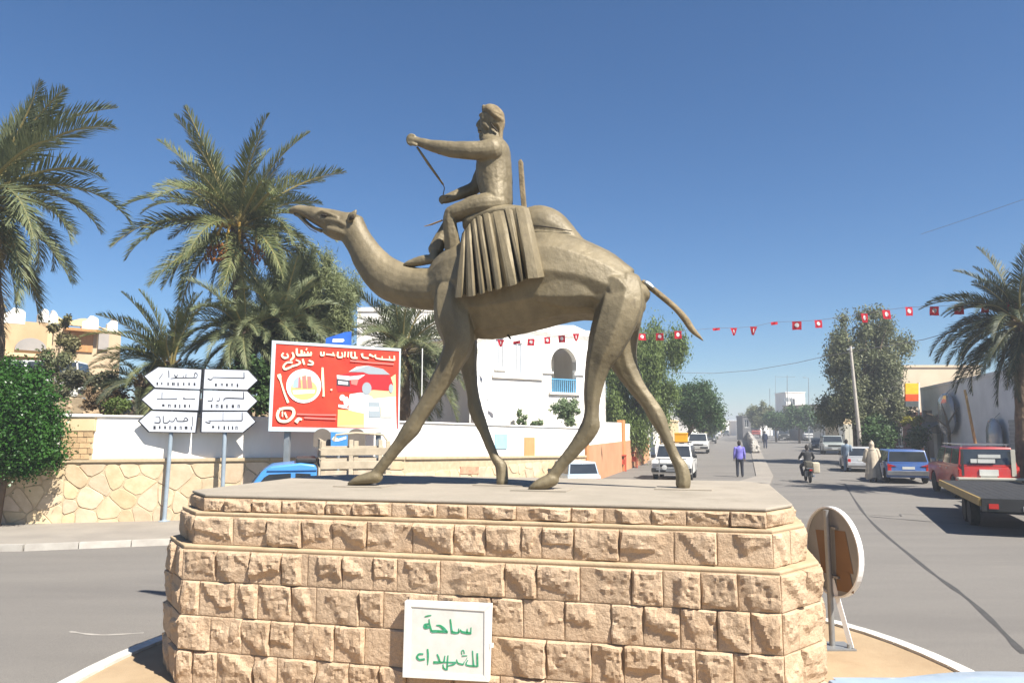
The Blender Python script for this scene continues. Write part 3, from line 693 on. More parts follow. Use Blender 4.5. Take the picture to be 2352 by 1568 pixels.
for ci, (z0, z1, g) in enumerate(courses):
    rg = ring(g); h = z1-z0
    if ci == 0: zt = z1-.03; z0b = z0+.004
    elif ci < 3: zt = z1-.006-.024*(ci < 3); z0b = z0+(.004 if ci < 2 else 0)
    else: zt = z1; z0b = z0
    for side in range(8):
        (u0, v0), (u1, v1) = rg[side], rg[(side+1) % 8]
        a, b = ploc(u0, v0, z0b), ploc(u1, v1, z0b); L = (b-a).length; d = (b-a).normalized(); nrm = Vector((d.y, -d.x, 0))
        if side == 0:
            cuts = [0]
            for px in sorted(J[ci]):
                q = on_plane(px, 1300+60*(ci-1), a, nrm); s = (q-a).dot(d)
                if .12 < s-cuts[-1] and s < L-.12: cuts.append(s)
            cuts.append(L)
        else:
            n = max(1, round(L/.36)); rr = random.Random(ci*10+side); cuts = [0]+[L*(i+rr.uniform(-.2,.2))/n for i in range(1, n)]+[L]
            if side in (1, 7) : cuts = [0, L*rr.uniform(.35,.65), L] if ci else [0, L]
        for i in range(len(cuts)-1):
            sid += 1; far = side in (3, 4, 5)
            mb = block(a+d*cuts[i], d, nrm, cuts[i+1]-cuts[i], zt-z0b, sid, *((5, 4) if far else (20, 14) if side in (0, 1, 7) else (10, 7)))
            mb.build('stone_block', STONE, ped, world=True, normals=False, auto=16)
# plaque with two lines of painted green script
pn = -Vv
a = ploc(*ring(.185)[0], 0)
def pq(x, y, off=.1): return on_plane((930+x/6.757)*.9608, (1400+y/6.757)*.9608, a+pn*off, pn)
plq = thing('plaque', 'white framed plaque with green painted script fixed to the stone pedestal', 'plaque', pq(930, 1500))
WPAINT = mat('plaque_white', (.8,.79,.74), (.72,.7,.63), scale=5, rough=.6, bump=.05)
PANEL = mat('plaque_panel', (.7,.69,.64), (.62,.61,.55), scale=7, rough=.5)
GREEN = mat('green_paint', (.03,.27,.10), (.06,.34,.2), scale=30, rough=.5, fac=(.4,.6))
out = [(262,238),(1650,295),(1610,1540),(225,1465)]; inn = [(365,330),(1545,405),(1540,1440),(345,1362)]
MB().prism([pq(*p, .095) for p in out], pn*-.05).build('backing', WPAINT, plq, world=True)
for i in range(4):
    j = (i+1) % 4
    MB().prism([pq(*out[i], .096), pq(*out[j], .096), pq(*inn[j], .096), pq(*inn[i], .096)], pn*.014).build('frame', WPAINT, plq, world=True, bevel=.003)
MB().prism([pq(*p, .097) for p in inn], pn*.006).build('panel', PANEL, plq, world=True)
MB().prism([pq(x, y, .1) for x, y in ((1630,912),(1692,918),(1688,990),(1630,985))], pn*.012).build('hook', WPAINT, plq, world=True)
def strokes(q, lst, nrm, t=.003):
    """each stroke: list of (x, y, width) in crop units, drawn as a flat ribbon of thickness t"""
    mb = MB()
    for st in lst:
        S = catmull(st, 5) if len(st) > 2 else np.array(st, float)
        P = S[:,:2]; T = np.gradient(P, axis=0); T /= np.linalg.norm(T, axis=1)[:,None]+1e-9
        Nn = np.stack([-T[:,1], T[:,0]], 1)*S[:,2:3]/2
        l, r = P+Nn, P-Nn
        for i in range(len(P)-1):
            mb.prism([q(*l[i]), q(*l[i+1]), q(*r[i+1]), q(*r[i])], nrm*t)
    return mb
qq = lambda x, y: pq(x, y, .1035)
saha = [[(580,492,16),(630,478,22),(685,468,12)], [(650,530,14),(655,600,22),(680,700,30),(690,735,34)], [(640,610,26),(585,625,44),(590,665,50),(650,660,36)],
        [(690,730,44),(800,728,42),(950,742,30)], [(765,630,16),(830,640,32),(890,690,46),(945,745,30)], [(992,530,20),(1002,620,26),(1012,700,30),(1020,745,36)],
        [(1010,740,40),(1080,752,36),(1135,745,26)], [(1128,680,10),(1128,750,28)], [(1155,695,10),(1175,735,34),(1250,752,40)], [(1265,685,10),(1262,750,30)],
        [(1250,755,40),(1320,757,36)], [(1327,665,12),(1322,770,22)]]
shuh = [[(625,1012,24),(632,1120,30),(628,1265,14)], [(555,1095,22),(490,1095,30),(455,1140,34),(490,1185,34),(580,1175,30)], [(780,1095,20),(805,1160,26),(825,1225,28)],
        [(718,1228,40),(800,1230,36),(900,1226,20),(1080,1228,22)], [(905,1120,14),(890,1225,26)], [(955,1115,16),(945,1230,24),(940,1350,24)], [(875,1260,16),(885,1320,26),(935,1350,18)], [(950,1285,14),(1040,1262,26),(1085,1235,14)],
        [(1095,1180,12),(1115,1240,22),(1200,1262,28)], [(1220,1215,12),(1200,1265,22)], [(1275,1190,14),(1250,1268,24),(1380,1290,26)], [(1180,1125,20),(1265,1120,10)], [(1180,1100,14),(1175,1045,14),(1205,1035,14),(1220,1085,14)],
        [(1352,1040,18),(1358,1160,18),(1370,1290,30)], [(1428,1080,26),(1432,1295,30)], [(1370,1285,24),(1430,1295,20)], [(1265,1150,8),(1240,1200,8)]]
strokes(qq, saha, pn).build('lettering', GREEN, plq, world=True)['kind'] = 'stuff'
strokes(qq, shuh, pn).build('lettering', GREEN, plq, world=True)['kind'] = 'stuff'
# ------------------------------------------------------------------ camel rider statue
def S(px, py, off=0.):                    # pixel on the statue's long plane, off metres towards the camera
    a, b = ray(px, py); D = (8.62-off)/(1+.27*a); return Vector((a*D, D, CAM_H+b*D))
SN = Vector((.27, 1, 0)).normalized()     # across the statue, away from the camera
MPP = 8.62/1729
def st(rows):                             # rows: px, py, radius px, half depth m, offset m
    return [(*S(x, y, o), r*MPP, d) for x, y, r, d, o in rows]
def solid(rows, seg=18, sub=4): return loft(st(rows), SN, seg, sub)
def tb(x0, y0, x1, y1, d, o=0): return ((x0+x1)/2, (y0+y1)/2, math.hypot(x1-x0, y1-y0)/2, d, o)
mon = thing('camel_rider_statue', 'bronze-coloured statue of a turbaned rider on a walking camel, on the pedestal', 'statue', S(1200, 1118))
def rough_up(me, amp, sc):
    n = len(me.vertices); co = np.empty(n*3, np.float32); nr = np.empty(n*3, np.float32)
    me.vertices.foreach_get('co', co); me.vertex_normals.foreach_get('vector', nr); co = co.reshape(-1,3); nr = nr.reshape(-1,3)
    k = np.array([amp*noise.noise(p*sc)+amp*.5*noise.noise(p*sc*3.1+Vector((7,1,3))) for p in map(Vector, co.tolist())], np.float32)
    me.vertices.foreach_set('co', (co+nr*k[:,None]).ravel()); me.update()
body = [
 solid([tb(1000,612,998,716,.25), tb(1040,560,1042,752,.38), tb(1110,530,1105,783,.47), tb(1190,524,1178,772,.52), tb(1275,528,1268,752,.51), tb(1355,562,1350,740,.47), tb(1415,600,1410,742,.42), tb(1452,626,1452,735,.33), tb(1470,648,1468,700,.2)], 12),
 solid([(1205,545,48,.2,0),(1228,530,58,.22,0),(1252,530,56,.23,0),(1280,540,45,.22,0),(1318,560,26,.2,0)], 20),       # hump
 solid([(1012,664,53,.27,0),(950,661,50,.22,0),(893,640,51,.2,0),(854,602,43,.17,0),(825,556,36,.14,0),(803,520,40,.135,0)], 20),   # neck
 solid([(806,520,37,.135,0),(790,519,36,.14,0),(762,508,30,.135,0),(732,497,23.5,.11,0),(706,488,17,.088,0),(687,482.5,12.5,.078,0),(674,484,9,.066,0),(669,485.5,6,.05,0)], 14), # skull
 solid([(797,536,22,.1,0),(772,538,15,.09,0),(748,532,8,.075,0)], 8),
 # near fore leg
 solid([(1035,668,40,.14,.32),(1040,725,46,.16,.33),(1052,785,38,.15,.32),(1036,830,30,.125,.31),(1006,885,24,.1,.3),(962,957,19.5,.085,.3),(944,985,21,.09,.3),(918,1018,16,.07,.3),(890,1054,13.5,.065,.3),(864,1088,14,.07,.3)], 7),
 solid([(866,1094,15,.09,.3),(848,1098,14.5,.11,.3),(825,1103,11,.12,.3),(806,1110,5,.09,.3)], 14),
 # far fore leg
 solid([(1052,735,42,.14,-.3),(1068,790,32,.13,-.3),(1077,850,20,.1,-.3),(1086,905,15.5,.08,-.3),(1092,940,18,.085,-.3),(1112,990,13.5,.065,-.3),(1136,1048,11.5,.06,-.3),(1150,1068,14,.075,-.3),(1153,1088,14.5,.085,-.3),(1153,1108,14.5,.1,-.3)], 7),
 # near hind leg
 solid([(1434,650,38,.14,.24),(1427,690,50,.18,.29),(1412,740,49,.19,.31),(1393,790,42,.17,.31),(1373,842,28,.125,.3),(1362,900,20.5,.09,.3),(1359,948,17,.08,.3),(1354,983,21.5,.09,.3),(1325,1025,16.5,.07,.3),(1291,1065,13.5,.065,.3),(1267,1097,14,.07,.3)], 7),
 solid([(1270,1100,15,.09,.3),(1252,1108,15,.11,.3),(1234,1114,11,.12,.3),(1220,1120,6,.1,.3)], 14),
 # far hind leg
 solid([(1430,720,48,.16,-.22),(1424,775,46,.16,-.26),(1432,828,34,.13,-.28),(1458,880,22,.1,-.28),(1490,925,18.5,.085,-.28),(1509,956,20,.085,-.28),(1527,995,14,.065,-.28),(1550,1049,12.5,.06,-.28),(1563,1070,16,.075,-.28),(1569,1093,17,.09,-.28),(1570,1113,17,.1,-.28)], 7),
 # brisket, flank sheet, haunch, brow
 solid([(1030,690,30,.2,0),(1048,742,26,.2,0),(1085,770,14,.18,0)], 12),
 solid([(1235,668,26,.05,.44),(1290,660,44,.08,.42),(1345,655,50,.1,.36),(1395,665,46,.12,.26)], 6),
 solid([(1388,650,14,.08,.33),(1412,655,30,.13,.33),(1432,690,34,.13,.32),(1438,735,20,.1,.29)], 6),
 solid([(1455,648,20,.16,.06),(1456,690,26,.18,.08),(1448,740,24,.16,.1)], 7),
 solid([(726,495,4,.02,.1),(741,486,5.5,.025,.125),(775,499,4,.02,.135)], 8, 3),
 solid([(740,502,5,.02,.118),(770,506,5,.02,.14),(792,516,4,.02,.135)], 8, 3),
 solid([(752,524,6,.02,.118),(775,530,8,.026,.128),(795,538,6,.02,.118)], 6, 3),
 solid([(716,486,4,.018,.088),(730,495,6,.02,.105),(748,512,6,.02,.115)], 6, 3),
]
cm = remesh('camel', body, .0135, 2); rough_up(cm, .005, 5); put('camel', cm, STATUE, mon, True)
DARKST = mat('statue_shade_and_dark_parts', (.05,.038,.025), (.03,.025,.02), rough=.9)  # painted shade of folds and hollows; also eyes, straps, rein and bolt
# head fittings
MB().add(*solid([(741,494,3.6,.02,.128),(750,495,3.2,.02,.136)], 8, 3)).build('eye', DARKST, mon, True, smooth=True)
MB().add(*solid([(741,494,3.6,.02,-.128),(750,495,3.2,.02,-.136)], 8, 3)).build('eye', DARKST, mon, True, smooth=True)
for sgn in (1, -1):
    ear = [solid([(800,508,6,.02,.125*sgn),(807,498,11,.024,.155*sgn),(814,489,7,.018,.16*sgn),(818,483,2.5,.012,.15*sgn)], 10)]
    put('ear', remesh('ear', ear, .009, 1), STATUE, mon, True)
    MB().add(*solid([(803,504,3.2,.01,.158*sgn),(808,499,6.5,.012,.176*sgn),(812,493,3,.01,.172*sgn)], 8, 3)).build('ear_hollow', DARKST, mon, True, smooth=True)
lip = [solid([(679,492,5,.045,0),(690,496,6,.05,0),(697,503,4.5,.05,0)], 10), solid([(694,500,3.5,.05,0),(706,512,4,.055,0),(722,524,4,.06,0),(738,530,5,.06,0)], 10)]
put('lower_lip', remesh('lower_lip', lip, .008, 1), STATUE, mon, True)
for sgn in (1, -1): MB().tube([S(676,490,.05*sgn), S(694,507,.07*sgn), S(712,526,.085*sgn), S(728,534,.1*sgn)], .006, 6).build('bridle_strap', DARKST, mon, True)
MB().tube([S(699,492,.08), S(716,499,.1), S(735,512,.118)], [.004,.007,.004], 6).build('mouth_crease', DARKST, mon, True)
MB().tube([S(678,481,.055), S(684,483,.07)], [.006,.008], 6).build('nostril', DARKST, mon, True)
# tail: thin sheet strip ending in a point
put('tail', remesh('tail', [solid([(1478,650,8,.05,0),(1490,657,7,.045,0),(1518,679,7,.04,0),(1552,708,7,.035,0),(1574,733,8,.03,0),(1590,757,7,.03,0),(1606,773,4,.02,0),(1615,782,1.5,.01,0)], 10)], .009, 1), STATUE_R, mon, True)
MB().add(*solid([(1484,650,6,.05,.02),(1492,655,6,.05,.02),(1500,661,4,.04,.02)], 8, 2)).build('tail_clamp', GREYM, mon, True)
# hump seam and leg seam lines (open joints of the sheets)
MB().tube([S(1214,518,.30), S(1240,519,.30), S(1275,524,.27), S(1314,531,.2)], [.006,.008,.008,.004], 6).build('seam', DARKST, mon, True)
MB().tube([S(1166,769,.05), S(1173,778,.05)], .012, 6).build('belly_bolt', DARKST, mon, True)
# plates below the feet
for x, y, o in ((838,1113,.3), (1245,1124,.3), (1153,1110,-.3), (1570,1116,-.28)):
    p = S(x, y, o); p.z = PT+.004
    b = MB().box(-.30,.30,-.2,.2,0,.012).xf(Matrix.Translation(p) @ Matrix.Rotation(-math.atan(.27), 4, 'Z'))
    b.build('foot_plate', TOPSLAB, mon, True)
# pleated saddle cloth, both sides, and the saddle under the rider
def cloth(sgn):
    top = catmull([(1062,538,.30),(1080,512,.28),(1100,494,.26),(1135,482,.24),(1175,475,.22),(1214,478,.2)], 10)
    bot = catmull([(1043,682,.60),(1090,677,.66),(1118,668,.67),(1145,662,.68),(1188,650,.67),(1210,640,.66),(1250,636,.62)], 10)
    nu, nv = 84, 16; V = []
    creases = [0,.09,.2,.33,.44,.55,.70,.80,1.0]
    for j in range(nv+1):
        v = j/nv
        for i in range(nu+1):
            u = i/nu
            a = top[min(len(top)-1, int(round(u*(len(top)-1))))]; b = bot[min(len(bot)-1, int(round(u*(len(bot)-1))))]
            k = max(q for q in range(8) if creases[q] <= u+1e-9) if u < 1 else 7
            f = (u-creases[k])/(creases[k+1]-creases[k]); f = min(1, max(0, f))
            saw = min(1., 4.2*f, 3.0*(1-f))                 # rounded pipes with sharp valleys
            amp = (.03+.15*v**.8)*(.55+.45*((k*37) % 5)/4)
            x = a[0]+(b[0]-a[0])*v**.92; y = a[1]+(b[1]-a[1])*v
            o = a[2]+(b[2]-a[2])*(1-(1-v)**1.8)-(.6*amp)+amp*saw+amp*.25*(f-.5)
            y += v*(saw*5-3)*(1 if k < 6 else .3)
            V.append(S(x, y, o*sgn))
    F = [(j*(nu+1)+i, j*(nu+1)+i+1, (j+1)*(nu+1)+i+1, (j+1)*(nu+1)+i) for j in range(nv) for i in range(nu)]
    n = len(V); V2 = V+[p+SN*(.02*sgn) for p in V]
    F2 = F+[tuple(n+q for q in f)[::-1] for f in F]
    w = nu+1; h = nv
    rim = [(i, i+1) for i in range(nu)]+[(h*w+i+1, h*w+i) for i in range(nu)]+[((j+1)*w, j*w) for j in range(nv)]+[(j*w+nu, (j+1)*w+nu) for j in range(nv)]
    F2 += [(b, a, n+a, n+b) for a, b in rim]
    MB().add(V2, F2).build('saddle_cloth', STATUE, mon, True, auto=22)
cloth(1); cloth(-1)
sad = [solid([(1088,520,26,.27,0),(1120,503,24,.27,0),(1160,494,22,.26,0),(1208,494,18,.22,0)], 16)]
put('saddle', remesh('saddle', sad, .018, 2), STATUE, mon, True)
P0 = [S(1191,372), S(1197,366), S(1201,372), S(1206,440), S(1210,482), S(1199,482), S(1194,430)]
MB().prism([p-SN*.03 for p in P0], SN*.06).build('saddle_post', STATUE_R, mon, True, bevel=.012)
# rider: one continuous figure
rider = [
 solid([(1124,330,22,.17,0),(1134,345,37,.26,0),(1134,370,41,.24,0),(1135,400,43,.22,0),(1139,432,40,.22,0),(1146,462,33,.24,0),(1148,474,28,.24,0)], 22),
 solid([(1132,324,22,.1,0),(1130,304,20,.095,0),(1130,288,23,.11,0)], 14),
 solid([(1133,296,20,.1,0),(1131,280,26,.125,0),(1131,268,26,.13,0),(1130,258,20,.1,0)], 16),
 solid([(1121,322,16,.075,0),(1120,306,15,.085,0),(1118,292,15,.095,0),(1117,279,15.5,.105,0),(1119,268,15,.11,0),(1123,258,12,.1,0)], 14),   # face and beard column
 solid([(1107,272,4,.018,0),(1101,282,6,.026,0),(1096.5,288,5,.026,0),(1104,291,5.5,.034,0)], 8, 3),                                   # nose
 solid([(1099,296.5,4,.034,0),(1106,297,5,.055,0)], 8, 2), solid([(1100,303,3.6,.032,0),(1107,304,5,.055,0)], 8, 2),
 solid([(1105,311,5.5,.045,0),(1106,319,5,.05,0),(1112,323,7,.06,0)], 10, 3),
 solid([(1105,269,4.5,.085,0),(1109,267,5.5,.105,0)], 8, 2),
]
for sgn in (1, -1):
    rider += [solid([(1108,284,5,.02,.075*sgn),(1115,287,7,.026,.092*sgn),(1122,295,5,.02,.09*sgn)], 8, 3),
              solid([(1106,272,2.6,.014,.085*sgn),(1112,272.5,3,.015,.102*sgn),(1118,276,2.2,.012,.105*sgn)], 8, 3),
              solid([(1108,279.5,1.8,.012,.083*sgn),(1113,280.5,2,.012,.098*sgn)], 8, 2),
              solid([(1103,293,2.4,.014,.045*sgn),(1108,300,2.6,.014,.07*sgn),(1110,308,2.2,.014,.078*sgn)], 8, 3),
              solid([(1106,310,2,.012,.06*sgn),(1112,312,2.2,.012,.078*sgn),(1117,310,2,.012,.085*sgn)], 8, 3)]
rider += [
 # near arm stretched forward, fist
 solid([(1136,342,26,.1,.2),(1112,346,24,.1,.23),(1080,346,21.5,.095,.26),(1036,343,19.5,.085,.28),(992,335,14,.065,.28),(962,326,10.5,.05,.28)], 16),
 solid([(964,326,10,.05,.28),(950,323,12,.055,.28),(944,322,12.5,.055,.28)], 12),
 # far arm bent, hand above the knee
 solid([(1128,350,24,.1,-.2),(1112,392,22,.09,-.22),(1092,430,18,.075,-.2),(1060,444,15,.065,-.12),(1032,455,12,.055,-.06),(1020,459,10,.05,-.04)], 14),
 # near thigh and shin
 solid([(1146,468,25,.12,.12),(1118,470,27,.13,.17),(1090,474,26,.12,.2),(1055,484,20,.095,.22),(1036,491,17.5,.085,.22)], 16),
 solid([(1036,488,16,.085,.22),(1033,505,17,.085,.22),(1036,535,18,.08,.2),(1039,558,20,.085,.17),(1040,570,22,.09,.15)], 8),
 # far leg with the foot on the neck
 solid([(1140,470,24,.12,-.12),(1085,482,24,.11,-.17),(1040,496,18,.09,-.16)], 14),
 solid([(1040,494,17,.09,-.16),(1026,525,17,.085,-.1),(1008,556,18,.08,-.04),(1001,574,20,.09,-.02)], 8),
 solid([(1001,568,11,.055,0),(998,584,11.5,.055,.03),(993,597,12,.06,.05)], 12),
 solid([(999,598,9,.055,.05),(980,596,12.5,.06,.06),(958,601,11.5,.066,.06),(940,606,8,.066,.06),(932,608,5,.055,.06)], 12),
]
for k in range(4):                                    # knuckles of the raised fist: bent fingers side by side
    o = .245+k*.024
    rider.append(solid([(952,312,3.6,.0125,o),(944,310,4,.0125,o),(937,316,4,.0125,o),(937,327,3.6,.012,o),(945,333,3.2,.012,o)], 8, 3))
rider.append(solid([(956,334,3.8,.016,.33),(948,331,3.6,.015,.325),(942,326,3,.013,.3)], 8, 3))
for k in range(4):                                    # fingers of the lower hand closing on the rein
    o = -.085+k*.024
    rider.append(solid([(1022,452,3.4,.012,o),(1013,452,3.4,.012,o),(1010,460,3.2,.012,o),(1016,468,3,.011,o)], 8, 3))
rider.append(solid([(1026,452,3.4,.014,.02),(1019,449,3.2,.013,.01),(1014,452,2.6,.012,0)], 8, 3))
for k in range(5):                                    # toes
    rider.append(solid([(938,607,4,.013,.01+k*.024),(928,610-k*.4,3,.012,.01+k*.024)], 8, 2))
rm_ = remesh('rider', rider, .0095, 2); rough_up(rm_, .005, 9); put('rider', rm_, STATUE, mon, True)
tur = [solid([(1120,258,14,.12,0),(1131,259,17,.145,0),(1142,268,17,.14,0),(1149,282,11,.11,0),(1151,297,5,.06,0)], 16),
       solid([(1116,256,9,.1,0),(1126,252,11,.12,0),(1139,255,11,.12,0),(1150,264,9,.1,0)], 14),
       solid([(1136,290,13,.11,0),(1146,290,9,.11,0),(1149,301,5,.06,0)], 12),
       solid([(1150,296,6,.06,0),(1150,312,5,.05,0),(1150,326,6,.05,0),(1154,340,3,.03,0)], 10)]
for cx, cy, ax, tilt, w in ((1131,258,20,.4,.026),(1132,262,21,.75,.024),(1130,254,17,.25,.024)):      # wound cloth bands
    P_ = []
    for k in range(25):
        t = 2*PI*k/24; x = cx-ax*math.cos(t); P_.append(S(x, cy+(x-cx)*tilt, .135*math.sin(t)))
    m_ = MB().tube(P_, w, 8, cap=False, flat=1.3); tur.append((m_.v, m_.f))
put('turban', remesh('turban', tur, .012, 1), STATUE_R, mon, True)
for sgn in (1, -1):
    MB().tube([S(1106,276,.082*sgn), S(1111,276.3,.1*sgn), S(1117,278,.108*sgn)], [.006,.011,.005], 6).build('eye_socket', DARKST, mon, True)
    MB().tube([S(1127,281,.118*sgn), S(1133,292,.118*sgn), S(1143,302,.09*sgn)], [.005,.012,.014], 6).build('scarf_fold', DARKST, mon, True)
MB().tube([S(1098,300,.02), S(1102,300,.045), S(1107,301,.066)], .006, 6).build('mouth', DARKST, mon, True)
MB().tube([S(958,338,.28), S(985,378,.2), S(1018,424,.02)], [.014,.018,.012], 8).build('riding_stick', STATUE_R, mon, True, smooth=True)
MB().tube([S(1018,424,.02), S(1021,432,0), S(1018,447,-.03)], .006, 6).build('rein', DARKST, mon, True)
WOOD = mat('worn_wood', (.42,.27,.1), (.3,.18,.07), scale=6, rough=.7)
MB().tube([S(974,520,.1), S(990,516,.12), S(1016,506,.16)], [.006,.016,.016], 8, flat=.5).build('dagger', WOOD, mon, True)
# ------------------------------------------------------------------ plants
def leafmat(name, c1, c2, trans=.25, rough=.55, scale=1.5):
    return mat(name, c1, c2, scale=scale, rough=rough, spec=.3, trans=trans, fac=(.3,.7))
PALMG = leafmat('palm_leaf', (.08,.105,.036), (.165,.17,.068), .18, scale=3); PALMB = leafmat('palm_leaf_grey', (.085,.11,.05), (.175,.185,.09), .18, scale=3)
PALMY = leafmat('palm_leaf_dry', (.36,.27,.13), (.28,.2,.09), .15); PALMD = leafmat('palm_leaf_dark', (.045,.06,.03), (.075,.085,.045), .15)
RACH = mat('frond_stem', (.33,.25,.08), (.26,.22,.09), scale=3, rough=.6); TRUNK = mat('palm_trunk', (.2,.14,.09), (.12,.085,.055), scale=6, rough=.95, bump=.8, bscale=12)
DATE = mat('dates', (.42,.17,.03), (.32,.1,.02), scale=20, rough=.6); STALK = mat('date_stalk', (.6,.36,.05), (.5,.28,.04), rough=.6)
BARK = mat('bark', (.16,.115,.08), (.1,.075,.05), scale=5, rough=.95, bump=.7, bscale=14)
FR = {}
def frond_mesh(key, e0, curl, L, leaf, nl, droop, gm, seed):
    """rachis in the local xz plane leaving the origin at elevation e0, bending down by curl; leaflets both sides"""
    r = random.Random(seed); n = 14; P = [Vector((0,0,0))]; T = []
    side = r.uniform(-.12,.12)
    for i in range(n):
        t = (i+.5)/n; e = e0-curl*t**1.3
        T.append(Vector((math.cos(e), side*t, math.sin(e))).normalized()); P.append(P[-1]+T[-1]*L/n)
    T.append(T[-1]); V = []; F = []; mi = []
    for i in range(n+1):
        w = .045*(1-i/n)**.8+.006; y = Vector((0,1,0)); u = T[i].cross(y).normalized()*-1
        for c in ((-1,0),(1,0),(0,1.0)): V.append(P[i]+y*w*c[0]+u*w*.6*c[1])
    for i in range(n):
        for k in range(3): F.append((i*3+k, i*3+(k+1) % 3, (i+1)*3+(k+1) % 3, (i+1)*3+k)); mi.append(1)
    for s in (-1, 1):
        for k in range(nl):
            t = .14+.86*(k+r.random()*.6)/nl; f = t*n; i = min(n-1, int(f)); p = P[i].lerp(P[i+1], f-i); tg = T[i]
            up = Vector((0,1,0)).cross(tg).normalized()*-1
            if up.z < 0 and abs(e0) < 1.4: up = -up
            prof = (math.sin(PI*min(1, .18+t*.82))**.55)*(1.0 if t < .8 else 1.05)
            ln = leaf*prof*r.uniform(.8,1.15)
            ang = R(62-34*t)+r.uniform(-.15,.15)
            d = (tg*math.cos(ang)+Vector((0,s,0))*math.sin(ang)*.85+up*(r.uniform(.12,.5))).normalized()
            mid = p+d*ln*.5+Vector((0,0,-.04*droop*ln)); tip = p+(d*ln)+Vector((r.gauss(0,.05)*ln, r.gauss(0,.05)*ln, -droop*ln*r.uniform(.2,.75)))
            wv = tg*.02*r.uniform(.8,1.5)*(L/3.2)
            b = len(V); V += [p-wv*.5, p+wv*.5, mid+wv, mid-wv, tip]
            F += [(b,b+1,b+2,b+3),(b+3,b+2,b+4)]; mi += [0,0]
    me = bpy.data.meshes.new('frond'); me.from_pydata([tuple(v) for v in V], [], F)
    me.materials.append(gm); me.materials.append(RACH)
    me.polygons.foreach_set('material_index', mi); me.update(); return me
def frond_set(tagname, gm, L=3.2, leaf=.58, nl=80, dead=PALMY):
    S_ = []
    for k, (e, c, dr) in enumerate(((80,35,.1),(66,55,.15),(52,75,.2),(38,85,.3),(24,90,.4),(8,85,.5),(-12,70,.6),(-35,48,.7),(-58,28,.8))):
        S_.append([frond_mesh(tagname, R(e), R(c), L, leaf, nl, dr, gm, 100+k*2+j+hash(tagname) % 7*0) for j in range(2)])
    S_.append([frond_mesh(tagname, R(-72), R(16), L*.8, leaf*.8, int(nl*.6), .7, dead, 300)])
    return S_
FS_G = frond_set('g', PALMG); FS_B = frond_set('b', PALMB, leaf=.64, nl=84); FS_D = frond_set('d', PALMD)
def palm(label, base, crown, scale, plan, fs, seed, dates=0, trunk_r=.2, bend=0., boots=True, az_bias=None, name='palm_tree'):
    """plan: list of (tier, count); fronds are single parts sharing a few meshes"""
    r = random.Random(seed); base = Vector(base); crown = Vector(crown)
    t = thing(name, label, 'palm tree', base)
    n = 16; pts = []; rad = []
    side = Vector((1,0,0))
    for i in range(n+1):
        f = i/n; pts.append(base.lerp(crown, f)+side*bend*math.sin(PI*f)); rad.append(trunk_r*(1.15-.25*f+.12*(i % 2)))
    MB().tube(pts, rad, 12).build('trunk', TRUNK, t, True)
    if boots:
        mb = MB(); top = crown
        for k in range(26):
            a = k*2.4; z = -.05-.045*k; q = top+Vector((0,0,z))
            d = Vector((math.cos(a), math.sin(a), .75)).normalized()
            mb.bar(q+d*trunk_r*.7, q+d*(trunk_r*1.25+.18), .12, .04)
        mb.build('leaf_bases', TRUNK, t, True)
    for tier, cnt in plan:
        a0 = r.random()*6.28
        for k in range(cnt):
            me = r.choice(fs[tier]); o = bpy.data.objects.new('frond', me); COL.objects.link(o)
            az = a0+2*PI*k/cnt+r.uniform(-.3,.3)
            if az_bias is not None and r.random() < az_bias[1]: az = az_bias[0]+r.uniform(-.9,.9)
            o.location = crown+Vector((math.cos(az)*.12, math.sin(az)*.12, -.03*tier))
            s = scale*r.uniform(.72,1.15); o.scale = (s, s*r.uniform(.85,1.1), s)
            o.rotation_euler = (r.uniform(-.6,.6), r.uniform(-.2,.2), az)
            world_child(o, t)
    for k in range(dates):
        a = -2.7+k*.55+r.uniform(-.2,.2); d = Vector((math.cos(a), math.sin(a), 0))
        p1 = crown+d*.55*scale+Vector((0,0,-.05)); p2 = crown+d*.72*scale+Vector((0,0,-.75*scale))
        st_ = MB().tube([crown, p1, p1.lerp(p2,.5)+d*.08, p2], [.06,.055,.05,.035], 6).build('date_stalk', STALK, t, True)
        mb = MB()
        for q in range(70):
            mb.sphere(p2+Vector((r.gauss(0,.12), r.gauss(0,.12), r.uniform(-.55,.1)))*1, .03, 3, (1,1,1.5))
        ob = mb.build('date_bunch', DATE, st_, True); ob['kind'] = 'stuff'
    return t
FULL = [(0,5),(1,7),(2,9),(3,9),(4,9),(5,8),(6,7),(7,5)]
def gz(x, y): return hill_z(x, y) if -33 < x < 1 and y > 20 else 0
def rooted(px, D): x = xat(px, D); return Vector((x, D, max(0, gz(x, D)-.15)))
palm('tall date palm with hanging orange date stalks between the signs and the camel head', rooted(560,27), at(545,520,27), 1.24, [(0,10),(1,10),(2,8),(3,8),(4,8),(5,8),(6,7),(7,5),(8,3)], FS_G, 3, 5)
palm('big drooping date palm at the edge of the rise, beside the green bush', rooted(-25,21), at(-48,445,21), 1.3, [(0,7),(1,8),(2,7),(3,7),(4,7),(5,8),(6,8),(7,8),(8,8),(9,4)], FS_B, 9, 3, .24, .3)
palm('bushy feathery palm filling the space above the red billboard', rooted(670,25.5), at(640,745,25.5), .8, [(0,3),(1,5),(2,6),(3,7),(4,7),(5,7),(6,6),(7,6),(8,4),(9,3)], FS_B, 5, 0, .25)
palm('second bushy palm leaning over the back of the billboard', rooted(560,24.6), at(565,760,24.6), .72, [(1,5),(2,8),(3,9),(4,9),(5,9),(6,9),(7,8),(9,4)], FS_B, 15, 0, .25)
palm('young palm with upright yellow green fronds behind the direction signs', rooted(392,24.2), at(392,838,24.2), .78, [(0,7),(1,7),(2,5),(3,5),(4,5),(5,4),(6,3),(9,2)], FS_G, 6, 0, .18, az_bias=(3.0,.4))
